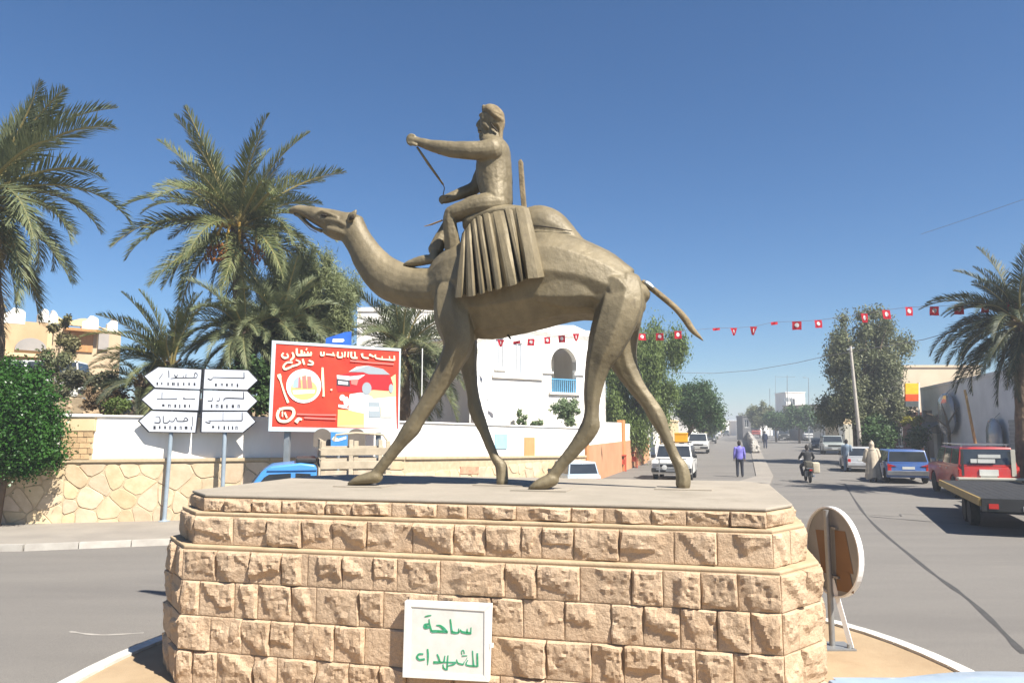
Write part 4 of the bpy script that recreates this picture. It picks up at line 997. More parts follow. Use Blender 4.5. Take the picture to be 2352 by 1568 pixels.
palm('low palm with broad drooping fronds over the wall pier', rooted(330,23.6), at(330,870,23.6), .62, [(2,4),(3,5),(4,6),(5,7),(6,6),(7,5)], FS_D, 16, 0, .2)
palm('palm with long hanging fronds between the billboard and the white house', rooted(930,29), at(925,800,29), .95, [(0,5),(1,8),(2,8),(3,7),(4,6),(5,6),(6,8),(7,9),(8,8),(9,6)], FS_B, 8, 0, .24)
palm('grey green palm with a shaggy trunk in front of the grey shop', Vector((xat(2338,28.6),28.6,0)), at(2342,735,28.6), 1.0, [(0,5),(1,8),(2,9),(3,9),(4,8),(5,9),(6,9),(7,7),(8,6)], FS_D, 12, 0, .2, az_bias=(3.0,.35))
shg = bpy.data.objects.get('palm_tree.007')
if shg:
    r = random.Random(4); c = at(2328,740,28.6)
    for k in range(14):                               # dead skirt
        o = bpy.data.objects.new('dead_frond', FS_D[9][0]); COL.objects.link(o); o.location = c+Vector((0,0,-.2-.06*k)); s = r.uniform(.55,.8); o.scale = (s*.8, s, s); o.rotation_euler = (0, R(10), r.random()*6.28); world_child(o, shg)
# ---- leafy trees
def leaves(blobs, n, size, seed, hang=0., aspect=1.6, shell=.55):
    g = np.random.default_rng(seed); w = np.array([b[3]*b[4]*b[5] for b in blobs])**.8; w /= w.sum()
    idx = g.choice(len(blobs), n, p=w); B = np.array(blobs)[idx]
    d = g.normal(size=(n,3)); d /= np.linalg.norm(d, axis=1)[:,None]
    rr_ = np.minimum(1.9, np.abs(g.normal(.62,.42,n)))
    C = B[:,:3]+d*rr_[:,None]*B[:,3:6]
    nz = d*.6+g.normal(size=(n,3))*.7; nz[:,2] += .35; nz /= np.linalg.norm(nz, axis=1)[:,None]
    up = g.normal(size=(n,3)); 
    if hang: up = up*(1-hang)+np.array([0,0,-1.])*hang*2
    a = np.cross(nz, up); a /= np.linalg.norm(a, axis=1)[:,None]+1e-9; b = np.cross(a, nz)
    s = size*g.uniform(.6,1.3,n)[:,None]
    V = np.stack([C-a*s*.5, C+b*s*aspect*.5+a*s*.0, C+a*s*.5, C-b*s*aspect*.5], 1).reshape(-1,3)
    return fast('crown', V, np.arange(4*n).reshape(n,4))
def clumps(c, rx, ry, rz, k, size, seed, flat=0):
    r = random.Random(seed); out_ = []
    for i in range(k):
        d = Vector((r.gauss(0,1), r.gauss(0,1), r.gauss(0,1))).normalized(); q = r.random()**.45
        s = size*r.uniform(.6,1.3)
        out_.append((c[0]+d.x*rx*q, c[1]+d.y*ry*q, c[2]+d.z*rz*q, s, s, s*(1+flat)))
    return out_
def tree(name, label, base, trunk_top, trunk_r, blobs, n, size, m, seed, hang=0., group=None, limbs=6, aspect=1.6, cat='tree'):
    base = Vector(base); t = thing(name, label, cat, base, group=group); tt = Vector(trunk_top); r = random.Random(seed)
    mb = MB().tube([base, base.lerp(tt,.5)+Vector((r.uniform(-.1,.1),0,0)), tt], [trunk_r*1.2, trunk_r, trunk_r*.8], 10)
    for k in range(limbs):
        b = r.choice(blobs); e = Vector(b[:3]); f = base.lerp(tt, r.uniform(.75,1))
        mb.tube([f, f.lerp(e,.5)+Vector((0,0,.15)), f.lerp(e,.95)], [trunk_r*.55, trunk_r*.35, trunk_r*.1], 6)
    mb.build('trunk', BARK, t, True, smooth=True)
    put('crown', leaves(blobs, n, size, seed, hang, aspect), m, t, True)
    return t
L1 = leafmat('pepper_leaf', (.12,.175,.04), (.19,.24,.075), .4, scale=.8); L2 = leafmat('ficus_leaf', (.035,.075,.02), (.07,.12,.035), .15, scale=.8)
L3 = leafmat('eucalyptus_leaf', (.11,.13,.06), (.19,.19,.095), .25, scale=.7); L4 = leafmat('bush_leaf', (.022,.07,.01), (.045,.12,.018), .22, rough=.35, scale=1.4); L5 = leafmat('pale_shrub', (.14,.2,.09), (.2,.26,.13), .3)
p = lambda px, py, D: tuple(at(px, py, D))
# weeping tree
D = 50; bl = []
r = random.Random(2)
for k in range(46):
    px = 1400+165*r.random(); py = r.uniform(768, 960)
    if px > 1545 and py > 900: continue
    c = at(px, py, D+r.uniform(-2.2,2.2)); bl.append((*c, .55, .6, r.uniform(.8,1.7)))
for px, py in ((1420,985),(1440,1000),(1475,1005),(1462,980),(1405,930),(1400,960)): bl.append((*at(px,py,D-1.5), .55,.6,1.0))
tree('pepper_tree', 'tall weeping tree hanging over the peach wall', (7.6,D,0), at(1468,900,D), .3, bl, 90000, .075, L1, 21, hang=.75, aspect=3.0)
# feathery tamarisk between the palms and the camel's head
bl = []; r = random.Random(12)
for cx, cy, rx_, rz_, k in ((650,640,75,60,16),(720,650,80,70,18),(770,700,60,60,14),(640,720,100,60,14),(740,750,80,40,12)):
    for q in range(k):
        a = r.random()*6.28; d = r.random()**.5; c = at(cx+rx_*d*math.cos(a), cy+rz_*d*math.sin(a), 28+r.uniform(-1.3,1.3)); s = r.uniform(.2,.6); bl.append((*c, s*.7, s*.7, s*1.3))
tree('tamarisk', 'feathery light green tamarisk tree between the palms and the camel head', rooted(690,28), at(700,760,28), .14, bl, 60000, .026, leafmat('tamarisk_leaf', (.17,.2,.085), (.25,.27,.125), .3, scale=4), 71, hang=-.6, limbs=26, aspect=9)
# clipped dark trees on the pavement
bl = clumps(at(1598,928,62), 1.75, 1.7, 1.75, 60, .62, 31); tree('clipped_tree', 'dark clipped street tree with a square crown', sp(62,1.2), at(1590,985,62), .16, bl, 40000, .1, L2, 22)
bl = clumps(at(1625,950,78), 1.5, 1.7, 1.6, 30, .6, 33); tree('clipped_tree', 'lower dark clipped tree just past the square one', sp(78,1.2), at(1622,985,78), .15, bl, 9000, .16, L2, 23)
bl = clumps(at(1636,973,105), 1.9, 2, 1.3, 20, .6, 34); tree('street_tree', 'small light green tree further up the left pavement', sp(105,1.2), at(1640,985,105), .14, bl, 5000, .2, L1, 24)
# tall tree on the right
D = 54; bl = []
for cx, cy, rx_, rz_, k in ((1975,760,75,50,16),(1950,820,55,55,12),(2040,820,55,60,14),(1990,860,85,60,18),(1940,905,60,40,10),(2035,910,60,45,12),(1985,940,85,35,14),(1920,930,35,28,6)):
    for q in range(k):
        a = r.random()*6.28; d = r.random()**.5; c = at(cx+rx_*d*math.cos(a), cy+rz_*d*math.sin(a), D+r.uniform(-2,2)); s = r.uniform(.45,.8); bl.append((*c, s, s, s*1.2))
tree('tall_tree', 'tall loose grey green tree behind the silver car', (xat(1983,D),D,0), at(1985,930,D), .3, bl, 62000, .1, L3, 25, hang=.35, limbs=16, aspect=2.2)
MB_ = None
tree('twin_trunk_tree', 'slim tree with pale trunk beside the tall grey green tree', (xat(1962,D+.5),D+.5,0), at(1958,940,D+.5), .14, clumps(at(1930,940,D+.5),1.3,1.2,.9,12,.5,36), 9000, .1, L3, 26, hang=.3)
for px, py, D_, rx_, rz_, lab, sd_ in ((1835,958,120,2.6,1.9,'round dark green tree in front of the far tan house',41),(1752,952,135,2.4,2.3,'grey green tree left of the mast',42),(1782,966,130,2.2,1.6,'low tree between the mast and the parked dark vans',43),(1885,968,125,2,1.4,'pale small tree right of the round dark green tree',44),(1725,958,170,2.4,2.6,'hazy tree beside the gatehouse',45)):
    tree('street_tree', lab, at(px,980,D_)-Vector((0,0,CAM_H)), at(px,980,D_), .15, clumps(at(px,py,D_), rx_, 2, rz_, 26, .75, sd_), 7000, .24, L2 if sd_ in (41,43) else L3, sd_, group='far street trees')
# dense green bush by the wall
bl = [ (*at(px, py, D_), s, s, s) for px, py, D_, s in ((30,890,19.5,.55),(70,880,19.6,.5),(10,930,19.2,.65),(60,935,19.1,.65),(98,930,19.4,.45),(20,990,19.0,.68),(75,985,19.0,.62),(105,985,19.3,.42),(15,1035,19.0,.62),(65,1035,19.0,.6),(108,1030,19.2,.46),(25,860,19.8,.45),(-30,900,19.4,.7),(-40,980,19.2,.8),(-50,1035,19.1,.75),(120,960,19.5,.3),(116,1050,19.2,.3),(50,1058,19.0,.4),(85,1058,19.1,.34),(20,1050,19.6,.5),(80,1040,19.7,.5))]
r = random.Random(8); base_b = list(bl)
for b in base_b:
    for q in range(6):
        d = Vector((r.gauss(0,1), r.gauss(0,1), r.gauss(0,1))).normalized()*b[3]*.85; s = b[3]*r.uniform(.22,.4); bl.append((b[0]+d.x, b[1]+d.y, b[2]+d.z, s, s, s))
tree('bush', 'dense bright green bush overhanging the shaded pavement', (xat(5,19.35),19.35,.12), at(20,1000,19.4), .1, bl, 60000, .055, L4, 27, limbs=10, aspect=1.5, cat='bush')
# shrubs of the slope and gardens
def shrub(label, px, py, D, rx_, rz_, n, m, sd_, size=.07, base=None, name='shrub'):
    c = at(px, py, D); b = base if base is not None else Vector((c.x, c.y, c.z-rz_*1.1))
    return tree(name, label, b, c, .04, clumps(c, rx_, rx_, rz_, 14, max(.12, rx_*.3), sd_), n, size, m, sd_, limbs=8, cat='shrub')
shrub('tall dry shrub with brown leaf tips in front of the tan house', 140, 770, 30, .55, 1.5, 5000, leafmat('dry_leaf', (.2,.17,.08), (.13,.13,.05), .2), 51, .09)
shrub('scrubby olive shrub on the slope below the tan house', 120, 860, 26, .8, .7, 4000, L3, 52)
shrub('dusty grey shrub growing among the rocks', 205, 880, 25, .9, .6, 4500, leafmat('grey_leaf', (.16,.155,.09), (.11,.11,.06), .2), 53)
shrub('small fresh green shrub on top of the wall near the signs', 265, 932, 22.6, .4, .22, 2500, L1, 54, .05)
shrub('brown dry shrub beside the low drooping palm', 235, 920, 23.5, .6, .35, 2500, leafmat('brown_leaf', (.2,.14,.08), (.15,.1,.05), .1), 55)
shrub('dark shrub under the bushy palms behind the billboard', 590, 870, 24, 1.2, 1.2, 9000, L2, 56, .1)
shrub('dark undergrowth shrub below the feathery palm', 700, 830, 25, 1.4, 1.0, 9000, PALMD, 57, .12)
shrub('pale feathery shrub in the white house garden', 1304, 948, 41.5, .75, .85, 5000, L5, 58, .09)
shrub('small pale shrub beside the agave of the white house', 1238, 972, 41, .4, .3, 1500, L5, 59, .08)
shrub('thin agave like shrub on the terrace of the white house', 1195, 965, 41, .35, .5, 1500, L5, 60, .08)
shrub('dark hedge behind the blue car', 2045, 1010, 50, 1.9, 1.2, 14000, L2, 61, .12)
shrub('flowering hedge at the maroon shopfront', 2005, 1000, 52, 1.2, 1.3, 7000, L2, 62, .12)
shrub('yellow green plant on the shop sign bracket', 2096, 968, 49.9, .55, .36, 2500, leafmat('yellow_leaf', (.3,.26,.02), (.2,.2,.03), .25), 63, .07, base=at(2096,985,49.9))
# ------------------------------------------------------------------ vehicles
TAIL = mat('tail_light', (.45,.02,.015), rough=.2, coat=.5); HEADL = mat('head_light', (.6,.6,.56), (.5,.5,.48), rough=.1, coat=.6); PLATE = mat('number_plate', (.6,.6,.56), rough=.5); AMBER = mat('amber_light', (.6,.22,.02), rough=.2)
SILV = paint('silver_paint', (.42,.43,.44)); WHT = paint('white_paint', (.72,.71,.67)); REDP = paint('red_paint', (.42,.02,.014)); BLUP = paint('blue_car_paint', (.05,.12,.33)); SKYB = paint('sky_blue_paint', (.06,.24,.56)); GRYG = paint('grey_green_paint', (.3,.33,.31)); DRK = paint('dark_paint', (.035,.04,.04)); PALEB = paint('pale_blue_paint', (.42,.5,.58)); CREAMP = paint('cream_bumper', (.5,.47,.38)); INTER = mat('dark_interior', (.03,.03,.03), rough=.9)
def wheel(parent, x, y, r, w, rim=CHROME):
    o = MB().lathe([(r*.55,-w/2),(r*.9,-w/2),(r,-w*.32),(r,w*.32),(r*.9,w/2),(r*.55,w/2)], (x,y,r), 20, 'x').build('wheel', RUBBER, parent, auto=40)
    MB().lathe([(r*.08,-w*.42),(r*.3,-w*.46),(r*.56,-w*.5),(r*.56,w*.5),(r*.3,w*.46),(r*.08,w*.42)], (x,y,r), 16, 'x').build('rim', rim, o)
    return o
def car(name, label, loc, heading, col, L=4.2, Wd=1.7, H=1.45, belt=.92, clear=.25, hood=1.1, boot=.0, wr=.32, slope_f=.55, slope_r=.35, nwin=2, spare=False, rack=None, detail=2, trim=BLACK, hoodh=None, boothh=None, group=None, rim=CHROME, cat='car', bump=BLACK):
    """local frame: +y is the front, x across. heading: direction the car points to"""
    rz = math.atan2(-heading[0], heading[1]); t = thing(name, label, cat, loc, rz, group)
    hl = L/2; yF, yR = hl-wr-.42, -hl+wr+.42; hh = hoodh or belt-.06; bh = boothh or belt
    def notch(y): return [(y+(wr+.07)*math.cos(a), clear+.02+max(0,(wr+.06)*math.sin(a)+wr-clear-.02)) for a in [PI*k/8 for k in range(9)]]
    prof = [(hl,clear+.15),(hl,hh-.12),(hl-.06,hh-.03),(hl-hood,belt),(-hl+boot+.02,belt),(-hl+.03,bh-.03),(-hl,bh-.12),(-hl,clear+.15),(-hl+.1,clear)]
    bot = [(yR-wr-.07,clear)]+[p for p in notch(yR)][::-1]+[(yR+wr+.07,clear),(yF-wr-.07,clear)]+[p for p in notch(yF)][::-1]+[(yF+wr+.07,clear),(hl-.1,clear)]
    poly = prof+bot
    w = Wd/2
    b = MB().prism([(-w,y,z) for y, z in poly], (Wd,0,0)).build('body', col, t, bevel=.035, auto=35)
    MB().box(-w+.2,w-.2,-hl+.25,hl-.25,clear+.02,belt-.1).build('underbody', INTER, t)
    # cabin: frustum with pillars, panes slightly proud
    w0, w1 = w-.03, w-.03-.13*(H-belt)/.55*.8
    yb0, yb1 = hl-hood, -hl+boot+.05; yt0, yt1 = yb0-slope_f, yb1+slope_r
    zb, zt_ = belt-.02, H
    bot4 = [(-w0,yb1,zb),(w0,yb1,zb),(w0,yb0,zb),(-w0,yb0,zb)]; top4 = [(-w1,yt1,zt_),(w1,yt1,zt_),(w1,yt0,zt_),(-w1,yt0,zt_)]
    MB().hexa(bot4, top4).build('cabin', col, t, bevel=.05, auto=35)
    def pane(a, b_, c, d, name='window', m=GLASS, ins=(.06,.06,.08,.07), out_=.004):
        a, b_, c, d = map(Vector, (a, b_, c, d)); n = (b_-a).cross(d-a).normalized()
        f = lambda u, v: (a.lerp(b_,u)).lerp(d.lerp(c,u), v)
        Lw = (b_-a).length; Lh = (d-a).length; l, r_, bo, to = ins[0]/Lw, 1-ins[1]/Lw, ins[2]/Lh, 1-ins[3]/Lh
        q = [f(l,bo), f(r_,bo), f(r_,to), f(l,to)]
        return MB().prism([p+n*out_ for p in q], n*.006).build(name, m, t)
    B, T_ = [Vector(p) for p in bot4], [Vector(p) for p in top4]
    pane(B[2], B[3], T_[3], T_[2], 'windscreen'); pane(B[0], B[1], T_[1], T_[0], 'rear_window')
    for s in (0, 1):
        for k in range(nwin):
            f0, f1 = k/nwin, (k+1)/nwin
            if s == 0: a, b2, c, d = B[1].lerp(B[2],f0), B[1].lerp(B[2],f1), T_[1].lerp(T_[2],f1), T_[1].lerp(T_[2],f0)
            else: a, b2, c, d = B[3].lerp(B[0],f0), B[3].lerp(B[0],f1), T_[3].lerp(T_[0],f1), T_[3].lerp(T_[0],f0)
            pane(a, b2, c, d, 'window', ins=(.05,.05,.07,.06))
    for s in (-1, 1):
        for y in (yF, yR): wheel(t, s*(w-.1), y, wr, .2, rim)
    MB().box(-w-.01,w+.01,hl-.06,hl+.1,clear+.1,clear+.3).build('front_bumper', bump, t, bevel=.03)
    MB().box(-w-.01,w+.01,-hl-.1,-hl+.06,clear+.12,clear+.32).build('rear_bumper', bump, t, bevel=.03)
    for s in (-1, 1):
        MB().box(s*(w-.2)-.15,s*(w-.2)+.15,hl-.05,hl+.015,hh-.3,hh-.14).build('headlight', HEADL, t, bevel=.02)
        MB().box(s*(w-.1)-.08,s*(w-.1)+.08,-hl-.015,-hl+.05,belt-.38,belt-.12).build('tail_light', TAIL, t, bevel=.015)
        if detail > 1:
            MB().box(s*(w+.09)-.09,s*(w+.09)+.09,yb0-.2,yb0-.12,belt,belt+.15).build('mirror', trim, t, bevel=.02)
            for k in range(2): MB().box(s*(w+.008)-.012,s*(w+.008)+.012,yb0-.95-k*.95,yb0-.8-k*.95,belt-.16,belt-.12).build('door_handle', trim, t)
    MB().box(-w+.4,w-.4,hl-.03,hl+.012,hh-.3,hh-.13).build('grille', BLACK, t)
    MB().box(-.26,.26,-hl-.012,-hl+.02,clear+.38,clear+.5).build('rear_plate', PLATE, t); MB().box(-.26,.26,hl+.1,hl+.112,clear+.14,clear+.25).build('front_plate', PLATE, t)
    if rack:
        r = MB()
        for x in (-w1+.08, w1-.08): r.bar((x,yt1+.05,H+.1),(x,yt0-.05,H+.1),.035,.035)
        for k in range(6): y = yt1+.1+(yt0-yt1-.2)*k/5; r.bar((-w1+.05,y,H+.1),(w1-.05,y,H+.1),.03,.03)
        for y in (yt1+.2, yt0-.2):
            for x in (-w1+.1, w1-.1): r.bar((x,y,H-.03),(x,y,H+.1),.03,.03)
        r.build('roof_rack', rack, t)
    return t
SDn = SD.normalized(); away = (SDn.x, SDn.y); toward = (-SDn.x, -SDn.y)
def spot(px, py): q = gnd(px, py); return Vector((q.x, q.y, .004))
# white 4x4 facing the square, with an orange load on its roof
suv = car('parked_car', 'white four wheel drive facing the square, bull bar in front', spot(1552,1100), toward, WHT, 4.5, 1.85, 1.72, 1.08, .36, 1.35, 0, .38, .35, .2, 3, rack=BLACK, trim=BLACK)
mb = MB()
for x in (-.55,.55): mb.bar((x,2.36,.45),(x,2.38,1.12),.06,.06)
for z in (.6,.85,1.1): mb.bar((-.7,2.37,z),(.7,2.37,z),.05,.05)
mb.build('bull_bar', CHROME, suv)
for x in (-.3,.3): MB().lathe([(.02,-.05),(.11,-.04),(.12,.03),(.02,.04)], (x,2.43,.7), 14, 'y').build('fog_lamp', HEADL, suv)
ORL = mat('orange_crate', (.75,.36,.02), (.65,.3,.02), rough=.5)
crate = thing('roof_crate', 'bright orange plastic crate on the roof of the white four wheel drive', 'crate', (0,0,0)); crate.location = suv.location+Vector((0,0,1.84)); crate.rotation_euler = suv.rotation_euler
cb = MB().box(-.62,.0,-.5,.1,0,.46).build('crate_body', ORL, crate, bevel=.03)
MB().box(-.64,.02,-.52,.12,.40,.44).build('crate_rim', ORL, crate, bevel=.008)
tag(MB().box(.1,.7,-.3,.4,.0,.3).xf(Matrix.Translation(suv.location+Vector((0,0,1.84))) @ Matrix.Rotation(suv.rotation_euler.z,4,'Z')).build('roof_bundle', mat('grey_tarp', (.2,.2,.22), (.28,.28,.3), scale=6, rough=.7), bevel=.1, seg=3, smooth=True), 'rounded grey tarp bundle next to the orange crate', 'bundle')
car('parked_car', 'white four wheel drive parked under the dark clipped trees', spot(1605,1040), toward, WHT, 4.6, 1.95, 1.95, 1.15, .4, 1.2, 0, .4, .4, .2, 3, detail=1)
car('parked_car', 'dark car parked behind the second white four wheel drive', spot(1632,1018), toward, DRK, 4.3, 1.75, 1.5, .95, .28, 1.1, .3, .32, .6, .4, 2, detail=1)
for px, py, c, lab in ((1640,1008,SILV,'pale grey car in the row along the far left kerb'),(1648,1002,WHT,'white car ahead of the pale grey one along the far left kerb'),(1655,997,DRK,'dark small car at the end of the left kerb row'),(1668,1001,DRK,'dark car driving up the far street')):
    car('parked_car', lab, spot(px,py), toward, c, 4.2, 1.75, 1.6, 1.0, .28, 1.1, .2, .32, .6, .4, 2, detail=1)
# small white car by the boundary wall
car('parked_car', 'small pale car in front of the yellow stone wall', at(1312,980,30)-Vector((0,0,CAM_H-.004)), (-.25,1), PALEB, 3.0, 1.3, 1.28, .8, .22, .7, 0, .27, .4, .15, 2, bump=GREYM)
# right hand side, parked row
silver = car('parked_car', 'silver hatchback parked tail on, beside the man in grey', spot(1972,1080), away, SILV, 3.9, 1.65, 1.42, .88, .25, 1.0, 0, .3, .6, .25, 2, bump=SILV)
blue = car('parked_car', 'blue van with wide rear window behind the robed man', spot(2068,1104), away, BLUP, 4.2, 1.8, 1.52, .95, .28, 1.0, 0, .33, .5, .2, 2, bump=CHROME)
for s in (-1,1): MB().prism([(s*.88,-2.125,.78),(s*.88,-2.125,.92),(s*.5,-2.125,.80)], (0,.02,0)).build('reflector', TAIL, blue)
red = car('red_car', 'red four wheel drive with roof rack, tail towards the square', Vector((xat(2222,29.5),29.5,.004)), away, REDP, 4.6, 1.95, 1.86, 1.2, .42, 1.2, 0, .4, .4, .18, 3, rack=CHROME, bump=CREAMP, trim=CHROME)
for x, z, w_, h_ in ((-.05,1.55,.7,.12),(.05,1.38,.55,.14),(.45,1.38,.2,.14)): MB().box(-x-w_/2,-x+w_/2,-2.3,-2.255,z-h_/2,z+h_/2).build('window_sticker', PLATE, red)
MB().box(-1.05,1.05,-2.6,-2.3,.72,.8).build('rear_step', CREAMP, red, bevel=.02); MB().box(-.3,.3,-2.34,-2.28,.86,1.08).build('spare_plate', PLATE, red)
MB().box(.72,.86,-2.32,-2.29,.85,1.8).build('tail_trim', CREAMP, red); MB().box(-.86,-.78,-2.32,-2.29,.85,1.8).build('tail_trim', BLACK, red)
pole_w = mat('wooden_pole', (.45,.3,.13), (.36,.23,.1), scale=5, rough=.8)
rp = at(2240,1012,28.8); tag(MB().tube([Vector((rp.x,rp.y,rp.z-.1)), at(2216,895,28.9)], [.055,.045], 8).build('wooden_pole', pole_w), 'light wooden pole leaning up from the roof rack of the red car', 'pole')
# flat trailer
tr0, tr1 = at(2247,1140,18.4), at(2155,1099,24.7); d = (tr1-tr0); d.z = 0; Lt = d.length; d.normalize(); rgt = Vector((d.y,-d.x,0))
trl = thing('flat_trailer', 'long dark flatbed trailer with a yellow edge rail, standing in shadow', 'trailer', tr0+rgt*1.1+d*Lt/2-Vector((0,0,.9)))
def tx(u, v, z): return Vector((tr0.x, tr0.y, 0))+rgt*u+d*v+Vector((0,0,z))
def tbx(u0,u1,v0,v1,z0,z1): return MB().hexa([tx(u0,v0,z0),tx(u1,v0,z0),tx(u1,v1,z0),tx(u0,v1,z0)],[tx(u0,v0,z1),tx(u1,v0,z1),tx(u1,v1,z1),tx(u0,v1,z1)])
DKW = mat('dark_deck', (.03,.03,.032), (.02,.02,.021), scale=3, rough=.85, bump=.2, bscale=20, stretch=(1,1,1)); YEL = mat('yellow_rail', (.3,.2,.06), (.22,.15,.05), scale=5, rough=.6)  # dark deck, made darker in place of the shade over the trailer
for k in range(10): tbx(.06+k*.208, .06+k*.208+.2, .05, Lt-.02, .84, .9).build('deck_plank', DKW, trl, True)
tbx(0,.055,0,Lt,.72,.91).build('edge_rail', YEL, trl, True); tbx(2.15,2.2,0,Lt,.72,.91).build('edge_rail', YEL, trl, True)
tbx(.3,.45,.1,Lt-.1,.6,.838).build('chassis_beam', BLACK, trl, True); tbx(1.75,1.9,.1,Lt-.1,.6,.838).build('chassis_beam', BLACK, trl, True)
tbx(.06,2.14,-.03,.045,.6,.9).build('tail_board', BLACK, trl, True); tbx(.9,1.3,-.05,-.035,.62,.74).build('tail_plate', PLATE, trl, True)
for v in (2.4, 3.2):
    for u in (.25, 1.95):
        c = tx(u, v, .33); mb = MB().lathe([(.15,-.11),(.31,-.11),(.33,-.06),(.33,.06),(.31,.11),(.15,.11)], (0,0,0), 18, 'x'); mb.xf(Matrix.Translation(c) @ Matrix.Rotation(math.atan2(-d.x, d.y),4,'Z'))
        wh = mb.build('wheel', RUBBER, trl, True, auto=40)
tbx(.2,2.0,2.75,2.85,.3,.36).build('axle', BLACK, trl, True); tbx(1.05,1.15,Lt,Lt+1.3,.55,.65).build('drawbar', BLACK, trl, True); tbx(1.07,1.13,Lt+.9,Lt+.96,.0,.56).build('prop_stand', BLACK, trl, True)
for u in (.3, 1.9): tbx(u-.1,u+.1,-.045,-.031,.66,.78).build('tail_light', TAIL, trl, True)
# vehicles further along the right side
car('parked_car', 'grey green jeep facing the square behind the silver hatchback', spot(1912,1042), toward, GRYG, 4.2, 1.9, 1.75, 1.1, .36, 1.3, 0, .38, .2, .15, 2, bump=CHROME)
car('parked_car', 'low dark green estate car left of the grey green jeep', spot(1880,1034), toward, DRK, 4.2, 1.7, 1.4, .9, .25, 1.1, .3, .32, .6, .4, 2, detail=1)
car('parked_car', 'blue grey car behind the grey green jeep', spot(1930,1018), toward, PALEB, 4.4, 1.8, 1.6, 1.0, .28, 1.1, .2, .33, .5, .3, 2, detail=1)
car('white_van', 'white rounded van in the far parked row', spot(1858,1012), toward, WHT, 4.8, 1.95, 2.5, 1.35, .32, .7, 0, .36, .5, .15, 2, detail=1, cat='van')
car('dark_van', 'black van parked under the round dark green tree', spot(1800,1011), toward, DRK, 4.8, 2.0, 2.3, 1.3, .32, .7, 0, .36, .4, .15, 2, detail=1, cat='van')
car('dark_van', 'black van beside the white rounded van', spot(1832,1010), toward, DRK, 4.6, 1.9, 1.9, 1.2, .32, .8, 0, .36, .4, .15, 2, detail=1, cat='van')
car('red_truck', 'faded red lorry far away beside the median wall', spot(1735,1004), toward, paint('faded_red_paint', (.4,.07,.05)), 6.5, 2.4, 2.9, 1.7, .5, .3, 0, .45, .2, .1, 2, detail=1, cat='lorry')
# white box kiosk
kio = thing('kiosk', 'cream box kiosk standing beside the slim pale trunk', 'kiosk', at(1951,980,88)-Vector((0,0,CAM_H)))
MB().box(-.95,.95,-.8,.8,.25,2.9).build('box', CREAMP, kio, bevel=.03)
for x in (-.4,.2): MB().box(x-.01,x+.01,-.812,-.8,.3,2.85).build('panel_joint', GREYM, kio)
for x in (-.6,.6): MB().box(x-.1,x+.1,-.7,.7,0,.25).build('foot', BLACK, kio)
kr = thing('market_shelter', 'grey sloping canopy shelter beside the cream kiosk', 'shelter', at(1925,980,98)-Vector((0,0,CAM_H)))
MB().hexa([(-1.6,-1.2,2.55),(2.2,-1.2,2.55),(2.2,1.4,3.4),(-1.2,1.4,3.4)],[(-1.6,-1.2,2.62),(2.2,-1.2,2.62),(2.2,1.4,3.5),(-1.2,1.4,3.5)]).build('canopy', mat('grey_sheet', (.2,.21,.24), (.16,.17,.19), rough=.6), kr)
for x in (-1.4,.3,2.0): MB().bar((x,-1.1,0),(x,-1.1,2.56),.1,.1).build('post', GREYM, kr); MB().bar((x,1.3,0),(x,1.3,3.38),.1,.1).build('post', GREYM, kr)
# sky blue pickup with slatted timber sides, by the wall
pk = thing('pickup_truck', 'sky blue pickup with timber slatted bed below the red billboard', 'pickup', Vector((xat(672,17.6),17.6,.004)), PI/2+R(16))
def pb(name, m, x0, x1, y0, y1, z0, z1, bev=.02): return MB().box(x0,x1,y0,y1,z0,z1).build(name, m, pk, bevel=bev)
cabp = [(1.0,.5),(1.0,1.02),(.98,1.1),(.62,1.62),(.45,1.74),(-.2,1.8),(-.52,1.76),(-.56,1.66),(-.58,.5)]
MB().prism([(-.76,y,z) for y, z in cabp], (1.52,0,0)).build('cab', SKYB, pk, bevel=.06, seg=3, auto=40)
for s in (-1, 1):
    wnd = [(s*.765,y,z) for y, z in [(.86,1.12),(.56,1.5),(.46,1.56),(.0,1.58),(.0,1.12)]]; MB().prism(wnd, (s*.006,0,0)).build('side_window', GLASS, pk)
    MB().prism([(s*.765,y,z) for y, z in [(-.1,1.12),(-.1,1.58),(-.42,1.56),(-.46,1.12)]], (s*.006,0,0)).build('quarter_window', GLASS, pk)
    pb('gutter', SKYB, s*.77-.02, s*.77+.02, -.55, .5, 1.64, 1.67, 0); pb('door_handle', CHROME, s*.77-.015, s*.77+.03, -.05, .08, 1.0, 1.04, 0)
    for y in (1.45, -1.45): wheel(pk, s*.66, y, .31, .18)
MB().prism([(-.62,.985,1.13),(.62,.985,1.13),(.55,.645,1.6),(-.55,.645,1.6)], (0,.02,.012)).build('windscreen', GLASS, pk)
pb('bonnet', SKYB, -.7, .7, .98, 2.05, .5, 1.0, .09); pb('front_bumper', CHROME, -.76, .76, 2.03, 2.12, .42, .54); pb('chassis', BLACK, -.55, .55, -2.1, 1.9, .36, .52, 0)
for s in (-1,1): MB().lathe([(.02,2.0),(.09,2.05),(.1,2.08),(.02,2.1)], (s*.5,0,.78), 12, 'y').build('headlight', HEADL, pk)
pb('bed_floor', SKYB, -.78, .78, -2.2, -.62, .62, .7)
TIMB = mat('grey_timber', (.5,.42,.3), (.38,.31,.22), scale=4, rough=.85, bump=.3, bscale=30, rand=.12)
pb('roof_visor', BLACK, -.7,.7,-.55,-.1,1.8,1.9,.03)
for s in (-1, 1):
    for y in (-.68,-1.4,-2.12): pb('stake', TIMB, s*.79-.04, s*.79+.04, y-.05, y+.05, .7, 2.28, .01)
    for k, z in enumerate((.78,1.06,1.36,1.66,1.96)): pb('side_slat', TIMB, s*.845-.015, s*.845+.015, -2.2, -.62, z, z+.17, .008)
